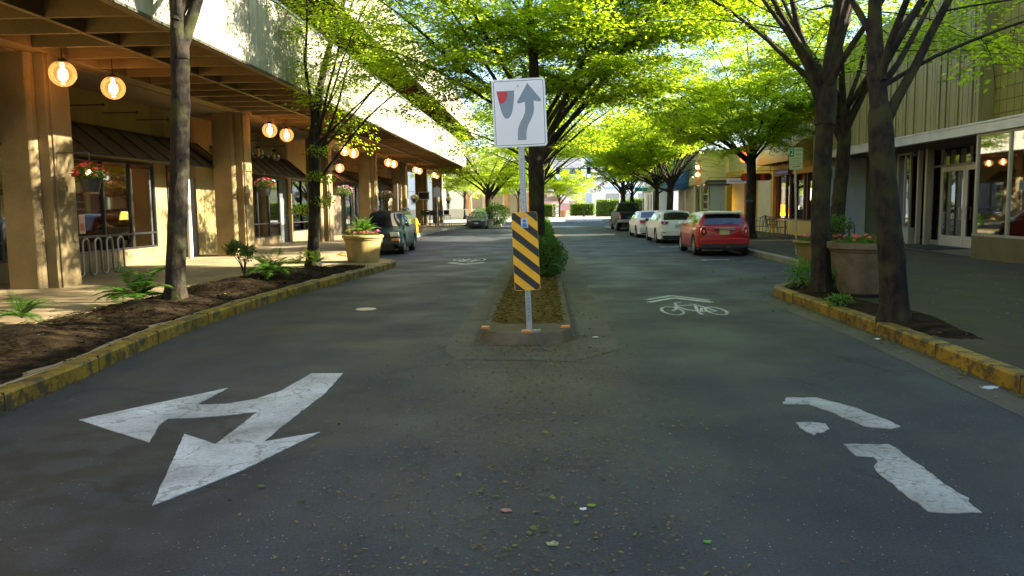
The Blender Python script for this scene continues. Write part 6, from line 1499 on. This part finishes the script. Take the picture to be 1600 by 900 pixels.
# green SUV facing the camera on the left
P_gn = pm('paint_dark_green', (.002, .013, .016), .25, spec=.35)
L = 4.15; W = 1.7
t = car('green_suv', 'dark green compact SUV facing the camera behind the cream pot', (-5.38, 27.75, 0), math.pi, .86, L, W,
    [(-L/2, .92), (-L/2+.1, .97), (-.8, 1), (1.1, 1), (L/2-.35, .97), (L/2-.1, .9), (L/2, .82)],
    [(-L/2, .98), (-.5, .98), (.9, .96), (L/2-.15, .88), (L/2, .8)],
    [(-L/2, 1.0), (-L/2+.05, 1.06), (-L/2+.25, 1.55), (-L/2+.5, 1.65), (.0, 1.68), (.35, 1.64), (.55, 1.58), (1.1, 1.05), (1.35, 1.03), (L/2-.2, .94), (L/2, .84)],
    (-1.2, 1.22), .345, P_gn, wsh=(.54, 1.08), rear=(-L/2+.06, -L/2+.28), side=((-1.75, -1.15), (-1.08, -.2), (-.13, .75)), zb=.3, clad='sill', tumble=.14, mirror=(.85, 1.12), group=None)
yf = L/2+.005
for s in (-1, 1):
    MB().yprism([(s*.42, .84), (s*.76, .85), (s*.78, .7), (s*.45, .69)][::-s], yf-.1, yf+.03).build('headlight', M_head, t, bevel=.012)
    MB().yprism([(s*.5, .62), (s*.8, .62), (s*.79, .53), (s*.5, .53)][::-s], yf-.1, yf+.05).build('turn_signal', M_amb, t, bevel=.008)
det(t, 'grille', M_blk, rec(0, .77, .78, .13, .03), yf+.01, .02); det(t, 'licence_plate', plate_w, rec(0, .54, .31, .13, .01), yf+.07, .01)
MB().yprism(rec(0, .5, 1.6, .26, .06), yf-.1, yf+.045).build('bumper', pm('dark_bumper', (.03, .045, .045), .5), t, bevel=.03)
det(t, 'air_intake', M_dark, rec(0, .4, 1.1, .09, .03), yf+.05, .008)
for s in (-1, 1): MB().tube([(s*.6, -1.4, 1.7), (s*.6, -1.35, 1.74), (s*.6, .1, 1.745), (s*.6, .2, 1.7)], .02, 6).build('roof_rail', M_blk, t)
# silver sedan far left facing the camera
P_sv = carpaint('paint_silver_blue', (.07, .095, .115), .3)
L = 4.8; W = 1.8
t = car('silver_sedan', 'silver blue sedan facing the camera at the far end of the left kerb', (-4.55, 56.9-.7, 0), math.pi, .82, L, W,
    [(-L/2, .8), (-L/2+.2, .95), (-1, 1), (1.1, 1), (L/2-.4, .95), (L/2-.1, .82), (L/2, .65)],
    [(-L/2, .85), (-1, .95), (1, .92), (L/2-.3, .8), (L/2, .66)],
    [(-L/2, .95), (-L/2+.6, 1.05), (-L/2+1.2, 1.4), (-.3, 1.47), (.35, 1.44), (.6, 1.38), (1.35, 1.0), (L/2-.3, .84), (L/2, .7)],
    (-1.4, 1.4), .33, P_sv, wsh=(.55, 1.32), rear=(-L/2+.65, -L/2+1.2), side=((-1.3, -.5), (-.44, .7)), tumble=.22, mirror=(.85, 1.03), group=None)
yf = L/2+.005
for s in (-1, 1): MB().yprism([(s*.42, .7), (s*.72, .76), (s*.74, .66), (s*.45, .6)][::-s], yf-.14, yf+.03).build('headlight', M_head, t, bevel=.012)
det(t, 'grille', M_blk, rec(0, .62, .62, .1, .03), yf+.01, .015); det(t, 'air_intake', M_dark, rec(0, .36, 1.0, .12, .03), yf+.03, .01); det(t, 'licence_plate', plate_w, rec(0, .47, .31, .12, .01), yf+.03, .015)

# ------------------------------------------------------------------ beyond the crossing
M_wb = pm('white_facade', (.72, .74, .76), .6)
t, p = B('white_office', 'tall white office block with pale blue bands beyond the crossing', 'building', 12, 135)
m = MB().box(7.9, 130, 0, 22, 150, 13); p(m, 'wall', M_wb)
m = MB()
for z in (3.9, 6.3, 8.9): m.box(9.9, 129.9, z, 21, 129.99, z+.35)
p(m, 'blue_band', pm('pale_blue_band', (.3, .5, .62), .5)); m = MB().box(10.0, 129.88, .6, 14.5, 129.97, 3.2); m.box(15.2, 129.88, .6, 20, 129.97, 3.2); p(m, 'window', pm('grey_window', (.3, .33, .33), .2))
m = MB().box(7.6, 129.6, 12.9, 22.3, 150.3, 13.2); p(m, 'roof', M_roof)
t, p = B('red_banded_building', 'white building with thin red bands left of the white office', 'building', 3, 165)
m = MB().box(-1, 162, 0, 7.7, 180, 15); p(m, 'wall', pm('warm_white', (.72, .68, .64), .6)); m = MB()
for z in (1.0, 4.6, 7.6): m.box(-1.1, 161.9, z, 7.8, 161.99, z+.35)
m.box(3.5, 161.92, 0, 7.75, 161.98, 2.2); p(m, 'red_band', pm('red_band', (.55, .3, .3), .6))
m = MB().box(-1.2, 161.8, 15, 7.9, 180.2, 15.3); p(m, 'roof', M_roof)
M_tim = pm('timber', (.42, .2, .05), .6, var=(.35, .16, .04), scale=3)
t, p = B('timber_glass_building', 'pale building with timber and glass bays at the end of the left side', 'building', -8, 112)
m = MB().box(-13, 112, 0, 1.0, 124, 7.2); p(m, 'wall', pm('sand_wall', (.6, .55, .44), .6)); m = MB()
for i, x in enumerate((-10.6, -7.8, -4.8, -1.6)):
    m.box(x, 111.9, .3, x+2.1, 111.99, 3.0); m.box(x, 111.9, 3.9, x+2.1, 111.99, 6.3)
p(m, 'window', pm('bronze_window', (.25, .2, .14), .15)); m = MB()
for i, x in enumerate((-10.9, -8.2, -5.4, -2.2)): m.box(x, 111.8, .3, x+.5, 111.89, 6.4)
p(m, 'timber_panel', M_tim); m = MB().box(-13.2, 111.6, 3.3, 1.2, 111.98, 3.6); m.box(-13.2, 111.5, 7.2, 1.2, 124.2, 7.5); p(m, 'trim', M_white)
t2 = thing('hanging_sign', 'orange shop sign on the pale timber building right side', 'sign', (-1.7, 111.5, 4.1)); MB().box(-1.1, -.05, -.3, 1.1, .05, .3).build('board', pm('orange_board', (.8, .32, .02), .5), t2)
t, p = B('white_hall', 'low white building seen past the end of the arcade', 'building', -22, 105)
m = MB().box(-34, 100, 0, -13.5, 115, 6); p(m, 'wall', M_wb); m = MB()
for x in (-20.5, -18.5, -16.5): m.box(x, 99.9, 1.8, x+1.4, 99.99, 2.6)
p(m, 'window', pm('grey_window', (.3, .33, .33), .2)); m = MB().box(-34.2, 99.8, 6, -13.3, 115.2, 6.3); p(m, 'roof', M_roof)
tag(MB().box(-4.5, -.15, 0, 4.5, .15, 1.1).box(-4.6, -.2, 1.101, 4.6, .2, 1.2).build('low_wall', pm('low_wall', (.55, .5, .4), .8), loc=(-11.5, 92, 0)), 'low cream wall beyond the bar tables', 'wall')
tag(MB().lathe([(.14, 0), (.14, 2.4), (.001, 2.45)], n=14).build('orange_column', pm('orange_post', (.7, .22, .03), .6), None, True, loc=(-8.1, 88, 0)), 'orange round post left of the pale young tree', 'post')
# hedges and plaza furniture
def hedge(loc, dims, label, seed):
    t = thing('hedge', label, 'hedge', loc); g_ = np.random.default_rng(seed); n = 9000; P = (g_.random((n, 3))-.5)
    ax_ = g_.integers(0, 3, n); sgn = np.where(g_.random(n) < .5, -.5, .5)
    for i in range(3): P[ax_ == i, i] = sgn[ax_ == i]
    P *= (1+.03*g_.normal(size=(n, 1))); P = P*np.array(dims); P[:, 2] += dims[2]/2; A = g_.normal(size=(n, 3)); N = g_.normal(size=(n, 3))*.6+np.array([0, 0, 1.])
    v, f = leaves(n, P, A, N, .2, .13, g_); npmesh('foliage', v, f, leafmat('hedge_leaf', (.08, .14, .012), (.12, .2, .02), (.2, .35, .02), (.3, .45, .03), mixf=.4), t)
    MB().box(-dims[0]/2*.93, -dims[1]/2*.93, 0, dims[0]/2*.93, dims[1]/2*.93, dims[2]*.94).build('inner_growth', pm('hedge_core', (.03, .055, .01), .9), t)
hedge((8.9, 103, 0), (3.9, 3, 2.0), 'clipped yellow green hedge left of the pickup', 1); hedge((5.4, 112, 0), (3.0, 3, 1.6), 'darker hedge left of the yellow green one', 2)
hedge((13.2, 103, 0), (3.2, 3, 2.1), 'hedge seen behind the right far tree trunk', 3); hedge((.6, 106, 0), (1.8, 2, 1.5), 'small hedge below the pink umbrella', 4)
t = thing('patio_umbrella', 'pink and white umbrella on the plaza', 'umbrella', (1.2, 101, 0)); MB().tube([(0, 0, 0), (0, 0, 2.7)], .04, 8).build('pole', M_alu, t, True)
MB().lathe([(1.9, 1.75), (1.9, 1.95), (1.2, 2.3), (.5, 2.6), (.001, 2.75)], n=8).build('canopy', pm('pink_cloth', (.8, .45, .5), .7), t); MB().lathe([(.45, 0), (.45, .08), (.05, .12)], n=16).build('base', M_dark, t)
for x, y, lb in ((5.2, 104, 'dark bollard in front of the darker hedge'), (1.3, 98.5, 'dark bollard below the pink umbrella')):
    t = thing('bollard', lb, 'bollard', (x, y, 0), 0, 'dark bollards on the plaza'); MB().lathe([(.13, 0), (.13, .1), (.09, .14), (.09, .75), (.12, .78), (.1, .86), (.001, .9)], n=14).build('shaft', M_dark, t, True)
for x, y, lb in ((4.9, 118, 'dark slim lamp post before the red banded building'), (9.3, 99, 'grey lamp post at the left corner of the yellow green hedge')):
    t = thing('lamp_post', lb, 'street lamp', (x, y, 0)); MB().tube([(0, 0, 0), (0, 0, .5), (0, 0, 4.0)], [.12, .07, .05], 10).build('pole', M_alu if x > 6 else M_dark, t, True); MB().lathe([(.001, 4.0), (.12, 4.05), (.2, 4.4), (.08, 4.6), (.001, 4.65)], n=12).build('lantern', M_white, t, True)
t = thing('planter_tub', 'terracotta tub beside the plaza umbrella', 'planter', (2.6, 100, 0)); MB().lathe([(.001, 0), (.4, 0), (.55, .8), (.6, .85), (.5, .86), (.001, .8)], n=18).build('tub', pm('terracotta', (.5, .25, .12), .8), t, True)
# signals on a mast arm over the crossing
t = thing('traffic_mast', 'pale mast arm carrying two green signals over the crossing', 'traffic signal', (10.4, 76.5, 0)); MB().tube([(0, 0, 0), (0, 0, 5.8)], [.14, .1], 12).build('mast', M_alu, t, True)
MB().tube([(0, 0, 4.75), (-4, 0, 4.9), (-9.2, 0, 4.95)], [.09, .07, .04], 10).build('arm', M_alu, t, True)
for x in (-6.1, -9.0):
    s = MB().box(x-.18, -.2, 4.0, x+.18, .12, 5.1).build('signal_head', pm('signal_green_case', (.02, .1, .09), .5), t, bevel=.03)
    for i, (mt) in enumerate((pm('lens_off_red', (.1, .01, .01), .3), pm('lens_off_amber', (.1, .06, .01), .3), pm('lens_green', (.1, .8, .5), .4, emit=(.3, 1, .75), es=5))):
        MB().lathe([(.001, -.205), (.1, -.21), (.12, -.2), (.13, -.32), (.135, -.2)], (x, 0, 4.88-.33*i), 14, axis='y').build('lens', mt, s, True)
MB().box(-7.9, -.06, 4.45, -7.35, -.02, 5.0).build('arrow_sign', M_white, t); MB().yprism([(-7.7, 4.6), (-7.6, 4.6), (-7.55, 4.78), (-7.45, 4.8), (-7.56, 4.92), (-7.62, 4.8)], -.07, -.061).build('arrow_mark', M_dark, t)
t = thing('street_name_sign', 'teal street name sign on the pole at the far right corner', 'road sign', (9.6, 78, 0)); MB().tube([(0, 0, 0), (0, 0, 3.5)], .05, 8).build('pole', M_alu, t, True); MB().box(-.8, -.03, 2.75, .5, .03, 3.1).build('plate', pm('teal', (.0, .3, .28), .5), t)
# wooded hills in the distance
vs = []; nn = 60
for i in range(nn):
    a = i/(nn-1); x = -700+1400*a; h = 38+22*math.sin(a*7)+12*math.sin(a*19+1); 
    vs += [(x, 640+30*math.sin(a*9), -1), (x, 720+30*math.sin(a*9), h), (x, 900, -1)]
hl = MB().add(vs, [(i*3+j, (i+1)*3+j, (i+1)*3+j+1, i*3+j+1) for i in range(nn-1) for j in range(2)]).build('hills', pm('wooded_hill', (.08, .11, .05), .9, var=(.12, .15, .07), scale=.05, detail=8), smooth=True); struct(hl)
